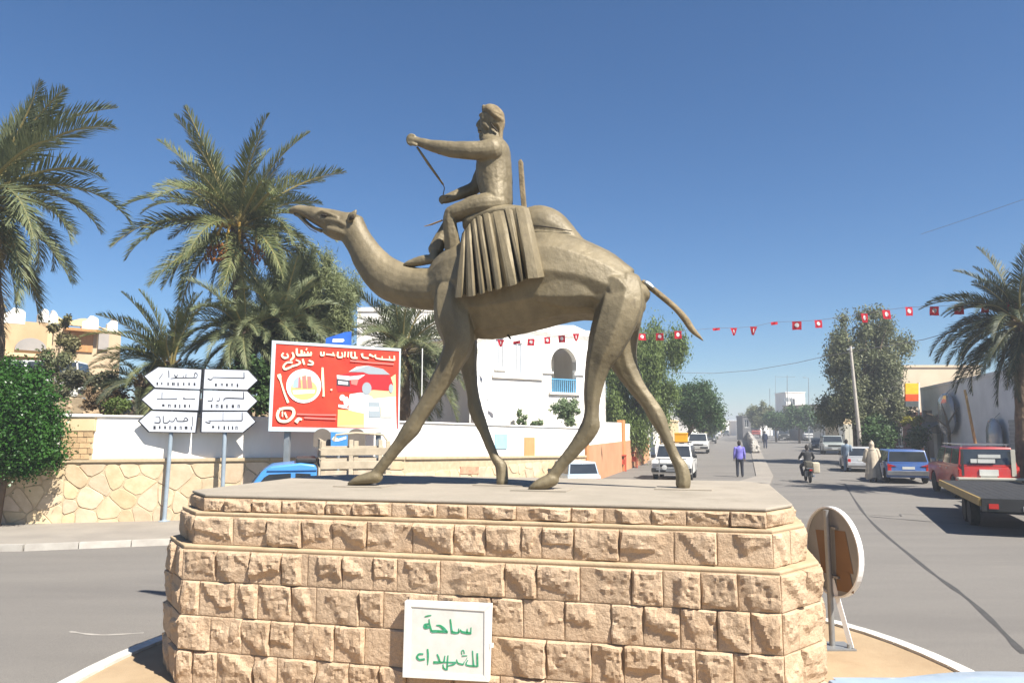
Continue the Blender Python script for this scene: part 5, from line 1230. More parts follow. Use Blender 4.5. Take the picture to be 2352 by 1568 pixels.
for z in (1.7,1.9,2.1): pb('head_slat', TIMB, -.8,.8,-.64,-.6, z, z+.16, .008)
pb('head_slat', TIMB, -.8,.8,-.64,-.6, 2.26, 2.32, .008)
for z in (.78,1.1,1.42,1.74): pb('tail_slat', TIMB, -.75,.75,-2.22,-2.18, z, z+.17, .008)
MB().tube([(-.79,-.9,2.28),(-.79,-.95,2.42),(-.79,-1.4,2.46),(-.79,-2.0,2.42),(-.79,-2.1,2.28)], .025, 8).build('hoop', TIMB, pk)
# car whose roof shows at the lower right
nc = car('parked_car', 'pale blue car at the kerb of the statue island, roof showing', Vector((2.02,1.86,.004)), (0,-1), PALEB, 3.6, 1.55, 1.5, .9, .25, 1.0, 0, .3, .6, .12, 2)
V = []
for j in range(13):
    for i in range(17):
        u, v = i/16*2-1, j/12; e = 1-abs(2*v-1)**3.0
        V.append((u*.6, -1.62+v*2.0, 1.495+.12*max(0,(1-abs(u)**2.2))*e**.5))
MB().add(V, [(j*17+i, j*17+i+1, (j+1)*17+i+1, (j+1)*17+i) for j in range(12) for i in range(16)]).build('roof_skin', PALEB, nc, smooth=True)
# ------------------------------------------------------------------ people
SKIN = mat('skin', (.30,.17,.105), (.25,.135,.08), rough=.6); HAIR = mat('dark_hair', (.02,.016,.014), rough=.7)
def body_parts(J, k=1.0):
    """J: dict of joints (Vector, metres, local frame +y = facing). returns loft solids for a continuous body"""
    ps = []
    def lim(a, b, ra, rb, mid=None):
        A, B = Vector(J[a]), Vector(J[b]); m = A.lerp(B, .45)
        ps.append(loft([(*A, ra, ra), (*m, (mid or ra)*1.0, (mid or ra)*1.0), (*B, rb, rb)], None, 10, 3))
    N_, P_ = Vector(J['neck']), Vector(J['pelvis']); up = (N_-P_)
    sh = (Vector(J['shR'])-Vector(J['shL'])); sh.normalize()
    fwd = up.cross(sh).normalized()
    def ring_(f, ra, rb): q = P_+up*f; return (*q, rb, ra)
    st_ = [ring_(-.12,.13,.1), ring_(.05,.165,.12), ring_(.35,.145,.105), ring_(.65,.17,.115), ring_(.86,.185,.105), ring_(1.0,.1,.08)]
    ps.append(loft(st_, sh, 14, 3))
    H_ = Vector(J['head']); d = (H_-N_).normalized()
    ps.append(loft([(*(N_-d*.06),.06,.06),(*(N_+d*.06),.055,.055),(*(N_+d*.1),.055,.055)], None, 10, 2))
    f = Vector(J.get('face', fwd)).normalized()
    ps.append(loft([(*(H_-d*.12+f*.02),.05,.05),(*(H_-d*.06+f*.01),.075,.068),(*H_,.095,.078),(*(H_+d*.07),.09,.075),(*(H_+d*.11),.05,.045)], sh, 12, 3))
    ps.append(loft([(*(H_+f*.085+d*.01),.012,.01),(*(H_+f*.108-d*.02),.016,.014),(*(H_+f*.095-d*.03),.012,.012)], sh, 6, 2))
    for s in (-1, 1): ps.append(loft([(*(H_+sh*.078*s+d*.02),.02,.01),(*(H_+sh*.082*s-d*.025),.016,.008)], sh, 6, 2))
    for s in 'LR':
        lim('sh'+s, 'el'+s, .055, .042, .05); lim('el'+s, 'wr'+s, .042, .03, .038)
        lim('hip'+s, 'kn'+s, .088, .058, .078); lim('kn'+s, 'an'+s, .058, .038, .056)
        w_, e_ = Vector(J['wr'+s]), Vector(J['el'+s]); dd = (w_-e_).normalized(); side = dd.cross(Vector((0,1,0)) if abs(dd.y) < .8 else Vector((0,0,1))).normalized(); 
        ps.append(loft([(*w_,.028,.024),(*(w_+dd*.05),.04,.02),(*(w_+dd*.09),.038,.018)], side, 8, 2))
        nn = dd.cross(side).normalized()
        for q in range(4):
            o = nn*(.027-.018*q); L_ = (.07,.08,.075,.058)[q]; c = w_+dd*.085+o
            ps.append(loft([(*c,.009,.009),(*(c+dd*L_*.5+side*.008),.009,.009),(*(c+dd*L_+side*.025),.007,.007)], None, 6, 2))
        c = w_+dd*.03+nn*.035; ps.append(loft([(*c,.011,.011),(*(c+dd*.035+nn*.02),.01,.01),(*(c+dd*.07+nn*.02),.008,.008)], None, 6, 2))
        a_ = Vector(J['an'+s]); ff = Vector(J.get('toe', (0,1,0)))
        ps.append(loft([(*(a_-ff*.05-Vector((0,0,.04))),.035,.035),(*(a_+ff*.06-Vector((0,0,.045))),.04,.032),(*(a_+ff*.17-Vector((0,0,.06))),.04,.02)], None, 8, 2))
    return ps
def stand(arm=.08, step=.06):
    J = dict(pelvis=(0,0,.95), neck=(0,.0,1.47), head=(0,.02,1.64))
    for s, k in (('L',-1),('R',1)):
        J['sh'+s] = (k*.19,0,1.42); J['el'+s] = (k*(.23+arm*.3),-.02,1.14); J['wr'+s] = (k*(.23+arm*.5),.06,.9)
        J['hip'+s] = (k*.1,0,.93); J['kn'+s] = (k*.11,.02+k*step*.5,.5); J['an'+s] = (k*.12,k*step,.09)
    return J
def tube_cloth(name, rows, m, parent, seg=14): 
    return put(name, remesh(name, rows, .014, 2), m, parent)
def person(label, loc, face, J, top, bottom, shoe=BLACK, top_len=.0, hair=HAIR, sleeve='wr', sc=1.0, hood=None):
    rz = math.atan2(-face[0], face[1]); t = thing('person', label, 'person', loc, rz); t.scale = (sc,)*3
    put('body', remesh('body', body_parts(J), .011, 2), SKIN, t)
    V = lambda k: Vector(J[k]); N_, P_ = V('neck'), V('pelvis'); up = N_-P_; sh = (V('shR')-V('shL')).normalized()
    rg = lambda f, ra, rb: (*(P_+up*f), rb, ra)
    rows = [loft([rg(-.1-top_len,.185,.145), rg(.1,.185,.14), rg(.4,.172,.13), rg(.7,.195,.135), rg(.9,.205,.12), rg(.99,.115,.095)], sh, 16, 3)]
    for s in 'LR':
        e = V('el'+s); w_ = V('wr'+s) if sleeve == 'wr' else e
        rows.append(loft([(*V('sh'+s),.08,.08),(*V('sh'+s).lerp(e,.5),.068,.068),(*e,.058,.058)]+([(*e.lerp(w_,.55),.052,.052),(*w_,.044,.044)] if sleeve == 'wr' else []), None, 10, 3))
    tube_cloth('shirt', rows, top, t)
    rows = [loft([rg(-.2,.17,.13), rg(.0,.178,.135), rg(.08,.17,.13)], sh, 14, 2)]
    for s in 'LR': rows.append(loft([(*V('hip'+s),.105,.105),(*V('hip'+s).lerp(V('kn'+s),.5),.095,.095),(*V('kn'+s),.078,.078),(*V('kn'+s).lerp(V('an'+s),.5),.074,.074),(*(V('an'+s)+Vector((0,0,.0))),.066,.066)], None, 10, 3))
    tube_cloth('trousers', rows, bottom, t)
    for s in 'LR':
        a_ = V('an'+s); ff = Vector(J.get('toe', (0,1,0)))
        put('shoe', remesh('shoe', [loft([(*(a_-ff*.06-Vector((0,0,.04))),.045,.048),(*(a_+ff*.06-Vector((0,0,.045))),.05,.044),(*(a_+ff*.19-Vector((0,0,.055))),.045,.03)], None, 8, 2)], .012, 1), shoe, t)
    H_ = V('head'); d = (H_-N_).normalized(); fwd = (0,1,0)
    if hair: put('hair', remesh('hair', [loft([(*(H_-Vector((0,.035,0))-d*.06),.06,.07),(*(H_-Vector((0,.03,0))+d*.02),.085,.088),(*(H_-Vector((0,.012,0))+d*.08),.095,.085),(*(H_+d*.125),.05,.05)], (1,0,0), 12, 3)], .011, 1), hair, t)
    return t
PURP = mat('purple_shirt', (.14,.12,.42), (.2,.18,.52), scale=6, rough=.85); NAVY = mat('dark_trousers', (.025,.028,.04), (.04,.042,.055), scale=6, rough=.9); NAVYB = mat('navy_cloth', (.02,.028,.06), rough=.9)
GREYB = mat('grey_blue_cloth', (.14,.19,.25), (.18,.23,.29), scale=6, rough=.85); CHAR = mat('charcoal_jacket', (.025,.025,.027), (.04,.04,.042), scale=5, rough=.85); BEIGE = mat('wool_robe', (.52,.45,.34), (.43,.36,.27), scale=5, rough=.9, bump=.3, bscale=60)
person('man in purple shirt and dark trousers standing on the asphalt street', spot(1700,1095), (.2,1), stand(.05,.03), PURP, NAVY, sc=1.05)
person('man in dark clothes standing at the far end of the median', spot(1758,1029), (.1,1), stand(.02,.02), NAVYB, NAVYB, sc=1.18)
person('man in grey blue clothes standing against the silver hatchback', spot(1947,1083), (.5,.8), stand(.05,.04), GREYB, GREYB, sc=1.05)
# robed man: long hooded cloak over the figure
rm = person('man in long cream hooded robe walking past the blue van', spot(2006,1106), (.35,1), stand(.04,.09), BEIGE, mat('robe_shade_trousers', (.3,.27,.22), rough=.9), sc=1.07, hair=None)
V_ = []; nseg = 40; rowsz = [(1.50,.11,.10),(1.44,.19,.13),(1.3,.235,.16),(1.0,.25,.19),(.7,.275,.21),(.4,.305,.24),(.15,.33,.26)]
for i, (z_, rx_, ry_) in enumerate(rowsz):
    f = i/(len(rowsz)-1)
    for k in range(nseg):
        a = 2*PI*k/nseg; fold = 1+.10*f*math.sin(a*7+1.3*math.sin(a*2))+.03*f*math.sin(a*13)
        V_.append((rx_*fold*math.cos(a)+.03*f, ry_*fold*math.sin(a)-.02*f, z_+(.05*math.sin(a*3) if i == len(rowsz)-1 else 0)))
Fq = [(i*nseg+k, i*nseg+(k+1) % nseg, (i+1)*nseg+(k+1) % nseg, (i+1)*nseg+k) for i in range(len(rowsz)-1) for k in range(nseg)]
MB().add(V_, Fq).build('robe', BEIGE, rm, smooth=True)
put('hood', remesh('hood', [loft([(0,-.05,1.40,.12,.15),(0,-.04,1.52,.1,.105),(0,-.02,1.64,.125,.11),(0,-.02,1.74,.1,.09),(0,-.05,1.8,.04,.04)], (1,0,0), 14, 3)], .013, 2), BEIGE, rm)
for k in (-1, 1): put('sleeve', remesh('sleeve', [loft([(k*.2,0,1.4,.1,.1),(k*.27,.0,1.12,.1,.1),(k*.3,.06,.93,.11,.12)], None, 12, 3)], .014, 2), BEIGE, rm)
# moped and rider
mp = thing('moped', 'old black moped with pale side box ridden by the man in black', 'moped', spot(1856,1106), -R(12))
def mw_(y): 
    o = MB().lathe([(.2,-.03),(.27,-.04),(.285,0),(.27,.04),(.2,.03)], (0,y,.285), 20, 'x').build('wheel', RUBBER, mp, auto=40); MB().lathe([(.02,-.04),(.05,-.02),(.2,-.015),(.2,.015),(.05,.02),(.02,.04)], (0,y,.285), 16, 'x').build('rim', CHROME, o)
mw_(-.6); mw_(.62)
MB().tube([(0,.62,.29),(0,.5,.75),(0,.44,1.0)], .03, 8).build('fork', BLACK, mp); MB().tube([(-.33,.36,1.02),(-.15,.44,1.04),(.15,.44,1.04),(.33,.36,1.02)], .02, 8).build('handlebar', CHROME, mp)
MB().tube([(0,.46,.8),(0,.2,.45),(0,-.2,.45),(0,-.45,.7)], .05, 8).build('frame', BLACK, mp); MB().box(-.12,.12,-.2,.1,.25,.5).build('engine', GREYM, mp, bevel=.03)
MB().box(-.13,.13,-.5,.1,.74,.84).build('seat', BLACK, mp, bevel=.04); MB().box(-.15,.15,-.9,-.5,.66,.7).build('rear_rack', CHROME, mp); MB().lathe([(.02,0),(.09,.02),(.09,.08),(.02,.1)], (0,.5,.92), 12, 'y').build('headlamp', HEADL, mp)
MB().box(-.06,.06,-.93,-.9,.56,.63).build('tail_light', TAIL, mp); MB().tube([(.14,.0,.3),(.15,-.4,.28),(.16,-.75,.32)], [.03,.045,.04], 8).build('exhaust', CHROME, mp); MB().box(-.08,.08,-.9,-.45,.5,.53).build('mudguard', BLACK, mp)
tag(MB().box(.1,.42,-.82,-.4,.45,.95).xf(Matrix.Translation(mp.location) @ Matrix.Rotation(-R(12),4,'Z')).build('pannier_bag', mat('cream_bag', (.52,.46,.34), (.44,.38,.27), scale=6, rough=.8), bevel=.06, seg=3, smooth=True), 'cream pannier bag hanging beside the moped seat', 'bag')
tag(MB().box(-.22,.09,-.86,-.46,.7,1.0).xf(Matrix.Translation(mp.location) @ Matrix.Rotation(-R(12),4,'Z')).build('grey_bag', mat('olive_bag', (.11,.1,.075), (.08,.075,.06), rough=.85), bevel=.06, seg=3, smooth=True), 'dark olive bag tied on the rack of the moped', 'bag')
J = dict(pelvis=(0,-.15,.9), neck=(0,-.05,1.42), head=(0,.0,1.6))
for s, k in (('L',-1),('R',1)):
    J['sh'+s] = (k*.19,-.06,1.37); J['el'+s] = (k*.32,.1,1.15); J['wr'+s] = (k*.31,.33,1.06); J['hip'+s] = (k*.11,-.1,.9); J['kn'+s] = (k*.24,.3,.72); J['an'+s] = (k*.2,.18,.34)
person('man in black jacket riding the moped away along the street', mp.location, (math.sin(R(12)), math.cos(R(12))), J, CHAR, NAVY)
# ------------------------------------------------------------------ signs, billboard, bunting, poles
SIGNW = mat('sign_white', (.66,.68,.72), (.6,.62,.66), scale=3, rough=.45); INK = mat('sign_ink', (.03,.03,.035), rough=.6); POSTB = mat('pale_blue_post', (.32,.38,.43), (.26,.31,.35), scale=4, rough=.5, metal=.2)
wl0, wt0, wl1, wt1, wn_ = wseg(1)
sp0 = gnd(380, 1197, .12); sgn_n = Vector((.06,-1,0)).normalized()
def sq(x, y, off=0.): return on_plane((280+x/3.485)*.9608, (820+y/3.485)*.9608, sp0+sgn_n*off, sgn_n)
arrows_l = [([(232,275),(345,202),(702,222),(690,383),(318,368)], [[(380,255,5),(350,298,6)],[(430,228,7),(432,288,7)],[(445,295,5),(500,290,8),(660,288,7)],[(478,262,6),(490,285,10),(505,262,5)],[(550,268,5),(552,288,6)],[(575,255,6),(572,288,6)],[(640,288,5),(650,248,8),(668,262,6),(662,288,5)]],
             [(335,8,24),(372,6,20),(425,7,26),(462,6,24),(475,6,24),(508,7,28),(555,7,24),(600,8,22),(645,9,24)], 325),
            ([(210,468),(310,383),(688,397),(675,558),(300,550)], [[(375,408,5),(373,462,5)],[(332,466,8),(370,464,6),(500,462,8)],[(550,458,14),(580,465,6),(650,465,8)]],
             [(385,12,18),(435,12,24),(485,9,26),(522,6,30),(565,10,24),(603,6,24)], 508),
            ([(187,648),(285,565),(668,577),(650,742),(270,735)], [[(310,660,8),(355,660,10),(352,615,6),(320,612,4)],[(385,605,7),(388,660,8),(420,662,9),(440,640,6)],[(440,650,6),(470,650,8),(490,618,6),(500,648,8)],[(500,650,8),(560,650,9),(590,640,8),(570,620,7),(555,645,7)],[(630,612,6),(628,690,5)]],
             [(312,12,28),(355,8,24),(400,9,24),(442,10,28),(485,10,28),(530,9,28),(575,14,24),(618,5,30)], 688)]
arrows_r = [([(733,218),(1090,228),(1168,310),(1085,387),(722,378)], [[(755,295,8),(780,305,10),(798,290,5)],[(798,285,6),(1060,292,9)],[(1057,240,6),(1058,292,8)]], [(823,10,24),(873,9,20),(915,10,22),(958,9,22),(1003,8,28)], 335),
            ([(722,395),(1083,402),(1165,482),(1085,560),(714,557)], [[(755,480,7),(790,480,8),(792,450,4)],[(830,480,6),(850,478,7),(855,452,4)],[(890,482,6),(908,458,10),(1055,462,9)],[(1053,405,6),(1055,465,8)]], [(787,8,28),(833,12,28),(872,10,30),(915,8,28),(965,12,26),(1013,10,26)], 510),
            ([(712,573),(1080,572),(1150,655),(1047,740),(705,738)], [[(735,655,8),(770,665,10),(775,650,5)],[(760,645,6),(1040,645,9)],[(1042,578,6),(1042,645,8)],[(883,578,4),(882,640,5)]], [(800,12,18),(847,7,26),(893,8,30),(928,6,30),(962,7,28),(995,10,28)], 688)]
def dsign(label, arrows, post_b, post_t, lean):
    t = thing('direction_sign', label, 'road sign', gnd(post_b[0], 1197, .12))
    top_ = on_plane(post_t[0], post_t[1], sp0-sgn_n*.05, sgn_n); b = at(post_b[0], post_b[1], top_.y); b.z = .12
    MB().cyl(b, top_, .055, n=14).build('post', POSTB, t, True, auto=40)
    MB().lathe([(.15,0),(.15,.015),(.07,.02),(.06,.05)], tuple(b), 14).build('base_flange', POSTB, t, True)
    for poly, ar, lat, ly in arrows:
        p = MB().prism([sq(x, y, .03) for x, y in poly], sgn_n*.012).build('arrow_panel', SIGNW, t, True)
        cx = sum(q[0] for q in poly)/5; cy = sum(q[1] for q in poly)/5
        MB().prism([sq(cx+(x-cx)*1.05, cy+(y-cy)*1.07, -.02) for x, y in poly], sgn_n*.045).build('panel_frame', INK, p, True)
        o = strokes(lambda x, y: sq(x, y, .0445), ar, sgn_n, .002).build('lettering', INK, p, True); o['kind'] = 'stuff'
        mb = MB()
        for k, (x, w_, h_) in enumerate(lat):
            y0, y1 = ly+k*.6, ly+h_+k*.6
            if w_ > 8 and k % 2: 
                for bx in ((x-w_*.9,x-w_*.3,y0,y1),(x+w_*.3,x+w_*.9,y0,y1),(x-w_*.3,x+w_*.3,y0,y0+5)): mb.prism([sq(bx[0],bx[3],.0445), sq(bx[1],bx[3],.0445), sq(bx[1],bx[2],.0445), sq(bx[0],bx[2],.0445)], sgn_n*.002)
            else: mb.prism([sq(x-w_*.8,y1,.0445), sq(x+w_*.8,y1,.0445), sq(x+w_*.8,y0,.0445), sq(x-w_*.8,y0,.0445)], sgn_n*.002)
        o = mb.build('small_lettering', INK, p, True); o['kind'] = 'stuff'
    for y in (378, 562):
        xs = (330,690) if lean else (715,1085); MB().bar(sq(xs[0],y,-.03), sq(xs[1],y,-.03), .05, .05).build('cross_bar', INK, t, True)
    return t
dsign('three white arrow panels pointing away from the billboard on a pale blue post', arrows_l, (377,1197), (400,905), 1)
dsign('three white arrow panels pointing to the billboard on a pale blue post', arrows_r, (509,1178), (520,905), 0)
# billboard
bA, bB = at(615,985,20.0), at(915,992,21.4); bdir = (bB-bA); bdir.z = 0; bdir.normalize(); bn = Vector((bdir.y,-bdir.x,0))
def bq(x, y, off=.06): return on_plane((560+x/3.734)*.9608, (760+y/3.733)*.9608, bA+bn*off, bn)
bb = thing('billboard', 'red advertising billboard with a plate of food and a red car', 'billboard', bA+bdir*1.7-Vector((0,0,bA.z)))
BFR = mat('billboard_frame', (.5,.56,.58), (.44,.5,.52), rough=.5)
bo = [(300,1008),(333,203),(1478,277),(1462,1025)]; bi = [(330,970),(368,232),(1462,298),(1450,988)]
for i in range(4):
    j = (i+1) % 4; MB().prism([bq(*bo[i],-.06), bq(*bo[j],-.06), bq(*bi[j],-.06), bq(*bi[i],-.06)], bn*.13).build('frame', BFR, bb, True)
MB().prism([bq(*p_, -.05) for p_ in bi], bn*.1).build('poster_board', mat('poster_red', (.58,.035,.018), (.64,.055,.025), scale=1.5, rough=.45), bb, True)
PR = {k: mat('print_'+k, c, tuple(min(1, x*1.06) for x in c), scale=4, rough=.5) for k, c in dict(cream=(.8,.7,.45), orange=(.82,.52,.25), yellow=(.8,.5,.16), white=(.82,.8,.76), dark=(.05,.05,.06), grey=(.3,.34,.36), carred=(.42,.02,.025), pink=(.7,.18,.15), blue=(.3,.4,.55)).items()}
lay = [.051]
def pr(name, col, polys):
    lay[0] += .0012; z_ = lay[0]; mb = MB()
    for P_ in polys: mb.prism([bq(x, y, z_) for x, y in P_], bn*.001)
    o = mb.build(name, PR[col], bb, True)
    if len(polys) > 1: o['kind'] = 'stuff'
    return o
def ell(cx, cy, rx_, ry_, n=28, a0=0, a1=2*PI): return [(cx+rx_*math.cos(a0+(a1-a0)*k/n), cy+ry_*math.sin(a0+(a1-a0)*k/n)) for k in range(n+(a1-a0 < 6))]
pr('print_sand', 'orange', [[(920,970),(925,830),(1090,830),(1230,640),(1440,500),(1448,986)]])
pr('print_pale_block', 'white', [[(1020,820),(1030,680),(1150,660),(1225,700),(1240,720),(1440,700),(1449,984),(1160,976),(1160,850),(1085,835)]])
pr('print_yellow_block', 'yellow', [[(925,965),(925,815),(1010,820),(1155,852),(1155,948),(950,955)]])
pr('print_car_body', 'carred', [[(925,660),(910,600),(915,510),(1030,490),(1140,480),(1200,500),(1390,510),(1418,590),(1415,640),(1370,650),(1240,640),(1150,665),(1000,655)]])
pr('print_car_hood', 'white', [[(915,508),(1040,520),(1170,505),(1110,545),(920,560)]]); pr('print_car_glass', 'grey', [[(1020,480),(1100,432),(1200,425),(1330,455),(1390,505),(1200,500),(1150,482)]])
pr('print_car_roof', 'white', [[(1020,480),(1090,436),(1200,424),(1120,445)]]); pr('print_car_grille', 'dark', [[(915,540),(1030,556),(1034,610),(915,600)]]); pr('print_car_plate', 'white', [[(928,560),(1015,570),(1015,595),(928,588)]])
pr('print_car_lamp', 'pink', [[(1040,548),(1110,545),(1095,600),(1045,590)]]); pr('print_car_wheel', 'grey', [ell(1183,628,42,55)]); pr('print_car_wheel', 'grey', [ell(1400,628,20,40)])
pr('print_small_goods', 'white', [ell(965,710,25,28), ell(1000,745,24,45), [(930,770),(1000,780),(1015,810),(930,795)]]); pr('print_screen', 'grey', [[(1200,748),(1298,752),(1305,886),(1200,884)]]); pr('print_screen_glow', 'white', [[(1206,790),(1290,792),(1290,828),(1206,826)]]); pr('print_card', 'cream', [[(1305,785),(1412,792),(1412,886),(1310,886)]])
pr('print_plate', 'white', [ell(620,606,156,152)]); pr('print_plate_inner', 'cream', [ell(622,606,122,122)]); pr('print_food', 'yellow', [ell(622,640,118,90)]); pr('print_food_top', 'white', [[(520,645),(720,640),(715,668),(530,680)]])
pr('print_food_strips', 'pink', [[(545,625),(560,540),(590,520),(600,625)],[(610,630),(605,520),(640,510),(650,630)],[(655,630),(650,520),(685,520),(700,625)]]); pr('print_food_blue', 'blue', [[(520,620),(530,560),(575,510),(570,620)]])
def pstroke(name, col, lst):
    lay[0] += .0012; z_ = lay[0]; o = strokes(lambda x, y: bq(x, y, z_), lst, bn, .001).build(name, PR[col], bb, True); o['kind'] = 'stuff'; return o
pstroke('print_spoon', 'cream', [[(398,500,30),(405,525,34),(415,560,16),(445,660,18),(482,755,22)]]); pstroke('print_knife', 'cream', [[(788,440,16),(790,540,24),(797,640,16),(797,700,20)]])
pstroke('print_headline', 'cream', [[(440,310,14),(425,335,16),(450,355,20),(480,345,16),(470,315,12)],[(518,305,14),(530,345,20),(500,378,14)],[(558,270,18),(562,325,20),(600,330,22),(690,325,24)],[(600,285,18),(602,325,18)],[(640,275,20),(650,280,20)],[(625,300,12),(628,325,14)],[(655,298,12),(660,325,14)],[(685,300,12),(688,325,16)]])
pstroke('print_headline', 'cream', [[(520,395,20),(470,398,16),(440,430,18),(455,455,20),(510,435,18)],[(510,430,18),(560,418,18),(590,395,16),(550,372,12)],[(610,365,18),(625,415,18)],[(665,378,16),(700,395,18),(695,415,16),(655,412,14)]])
pstroke('print_subline', 'cream', [[(775,300,14),(775,330,16),(800,328,16),(800,300,12)],[(820,322,14),(900,332,14)],[(880,305,10),(890,330,12)],[(925,300,14),(925,345,16),(965,345,14),(960,305,10)],[(990,300,14),(985,348,12)],[(1020,300,14),(1015,350,12)],[(1045,300,16),(1048,350,16),(1100,355,16)],[(1075,300,12),(1080,350,14)],[(1140,315,22),(1150,350,14),(1200,358,14)],[(1205,325,22),(1245,345,12)],[(1260,325,14),(1275,360,14),(1430,375,14)],[(1428,335,12),(1430,378,16)],[(1385,340,10),(1388,370,10)],[(1320,340,8),(1320,368,8)]])
pstroke('print_rule', 'pink', [[(1035,380,12),(1230,398,10),(1425,412,12)],[(560,856,12),(740,862,10),(910,864,12)],[(625,888,14),(780,896,12),(910,900,12)]])
pstroke('print_logo', 'cream', [[(400,820,26),(385,870,26),(410,915,26),(480,915,26),(530,860,28),(520,810,26),(460,802,24),(400,815,24)],[(450,840,16),(470,890,16)],[(430,830,12),(430,880,12)],[(550,930,34),(575,900,30),(605,905,14)],[(860,640,16),(875,638,12)]])
for x in (480, 1290):
    p0 = bq(x, 900, -.12); MB().bar(Vector((p0.x,p0.y,.0)), Vector((p0.x,p0.y,4.2)), .14, .14).build('post', GREYM, bb, True)
# blue sign above the billboard, and below it
BLS = mat('blue_sign', (.03,.12,.5), (.04,.16,.58), scale=3, rough=.45)
def plane_sign(name, label, pts, D, m, white, post=True, n=Vector((0,-1,0))):
    p0 = at(pts[0][0], pts[0][1], D); t = thing(name, label, 'sign', Vector((at(sum(p[0] for p in pts)/len(pts), 980, D).x, D, 0)))
    MB().prism([on_plane(x, y, p0, n) for x, y in pts], n*-.04).build('panel', m, t, True)
    if white: MB().prism([on_plane(x, y, p0+n*.004, n) for x, y in white], n*.002).build('white_mark', PR['white'], t, True)
    if post: c = at(sum(p[0] for p in pts)/len(pts), 980, D+.09); zt_ = on_plane(pts[0][0], pts[0][1], p0, n).z; MB().cyl((c.x,c.y,0),(c.x,c.y,zt_),.04).build('post', GREYM, t, True)
    return t
cs = lambda L_: [((560+x/3.734)*.9608, (760+y/3.733)*.9608) for x, y in L_]
plane_sign('blue_sign', 'blue sign panel with white emblem standing behind the top of the billboard', cs([(815,245),(818,180),(990,125),(1045,120),(1042,245)]), 21.9, BLS, cs([(875,215),(880,185),(975,185),(985,200),(970,215)]))
plane_sign('blue_sign', 'light blue sign with a white arrow shape below the billboard', cs([(862,1142),(862,1015),(1012,1022),(1008,1140)]), 20.2, mat('light_blue_sign', (.06,.25,.62), (.08,.3,.66), rough=.45), cs([(870,1080),(890,1055),(930,1075),(1000,1052),(1000,1078),(930,1098),(890,1100)]))
for cx, cy, lab in ((785,1075,'round topped grey brown board left of the light blue sign'),(1090,1075,'round topped dark board right of the light blue sign')):
    P_ = cs([(cx-78,cy+75),(cx-78,cy-20)]+[(cx+78*math.cos(a), cy-20+70*-math.sin(a)) for a in [PI-PI*k/12 for k in range(1,12)]]+[(cx+78,cy-20),(cx+78,cy+75)])
    plane_sign('round_board', lab, P_, 20.35, mat('board_brown', (.2,.165,.13), (.15,.125,.1), rough=.8), None)
# round traffic sign seen from behind, on the island
rs0 = gnd(1912, 1485, .15); rs = thing('round_sign', 'round road sign seen from its grey back with brown tape patches', 'road sign', rs0)
dn = Vector((-.98,-.21,0)).normalized()       # normal of the back
cen = at(1912, 1266, rs0.y); rad_ = (at(1912,1165,rs0.y).z-at(1912,1368,rs0.y).z)/2; hx_ = Vector((dn.y,-dn.x,0))*-1
if hx_.x < 0: hx_ = -hx_
GAL = mat('galvanised', (.3,.3,.29), (.24,.24,.235), scale=6, rough=.5, metal=.5); TAPE = mat('brown_tape', (.17,.095,.045), (.14,.08,.04), rough=.6)
cen = Vector((rs0.x, rs0.y, cen.z))-dn*.06
disc = [cen+hx_*rad_*math.cos(2*PI*k/48)+Vector((0,0,rad_*math.sin(2*PI*k/48))) for k in range(48)]
MB().prism(disc, dn*-.012).build('disc', mat('sign_back_grey', (.25,.25,.245), (.2,.2,.195), scale=4, rough=.55), rs, True)
mb = MB()
for k in range(48):
    a, b = 2*PI*k/48, 2*PI*(k+1)/48; q = lambda an, rr_, o: cen+hx_*rr_*math.cos(an)+Vector((0,0,rr_*math.sin(an)))+dn*o
    mb.hexa([q(a,rad_*.985,-.03), q(b,rad_*.985,-.03), q(b,rad_*1.02,-.03), q(a,rad_*1.02,-.03)], [q(a,rad_*.985,.03), q(b,rad_*.985,.03), q(b,rad_*1.02,.03), q(a,rad_*1.02,.03)])
mb.build('rim', mat('white_rim', (.75,.75,.73), rough=.4), rs, True)
def patch(pts, o): MB().prism([cen+hx_*rad_*x+Vector((0,0,rad_*y))+dn*o for x, y in pts], dn*.002).build('tape_patch', TAPE, rs, True)
patch([(-.62,.42),(-.2,.45),(-.2,-.62),(-.45,-.5)], .003); patch([(.12,.5),(.5,.52),(.72,-.38),(.12,-.4)], .003); patch([(.12,-.38),(.6,-.38),(.72,-.8),(.12,-.85)], .0065)
MB().cyl(rs0, Vector((rs0.x,rs0.y,cen.z+rad_*.95)), .032, n=12).build('post', GAL, rs, True, auto=40)
for zz in (.55,-.55): MB().bar(cen+hx_*-rad_*.25+Vector((0,0,rad_*zz))+dn*.02, cen+hx_*rad_*.25+Vector((0,0,rad_*zz))+dn*.02, .04, .025).build('clamp', GAL, rs, True)
MB().box(rs0.x-.2,rs0.x+.2,rs0.y-.16,rs0.y+.16,.151,.168).build('base_plate', GAL, rs, True); MB().bar(rs0+Vector((.17,-.1,.02)), rs0+Vector((.03,0,.75)), .025, .05).build('stay', mat('white_stay', (.7,.7,.68), rough=.5), rs, True)
for s in (-1,1): MB().cyl(rs0+Vector((.14*s,-.1,.01)), rs0+Vector((.14*s,-.1,.06)), .02, n=8).build('anchor_bolt', GAL, rs, True)
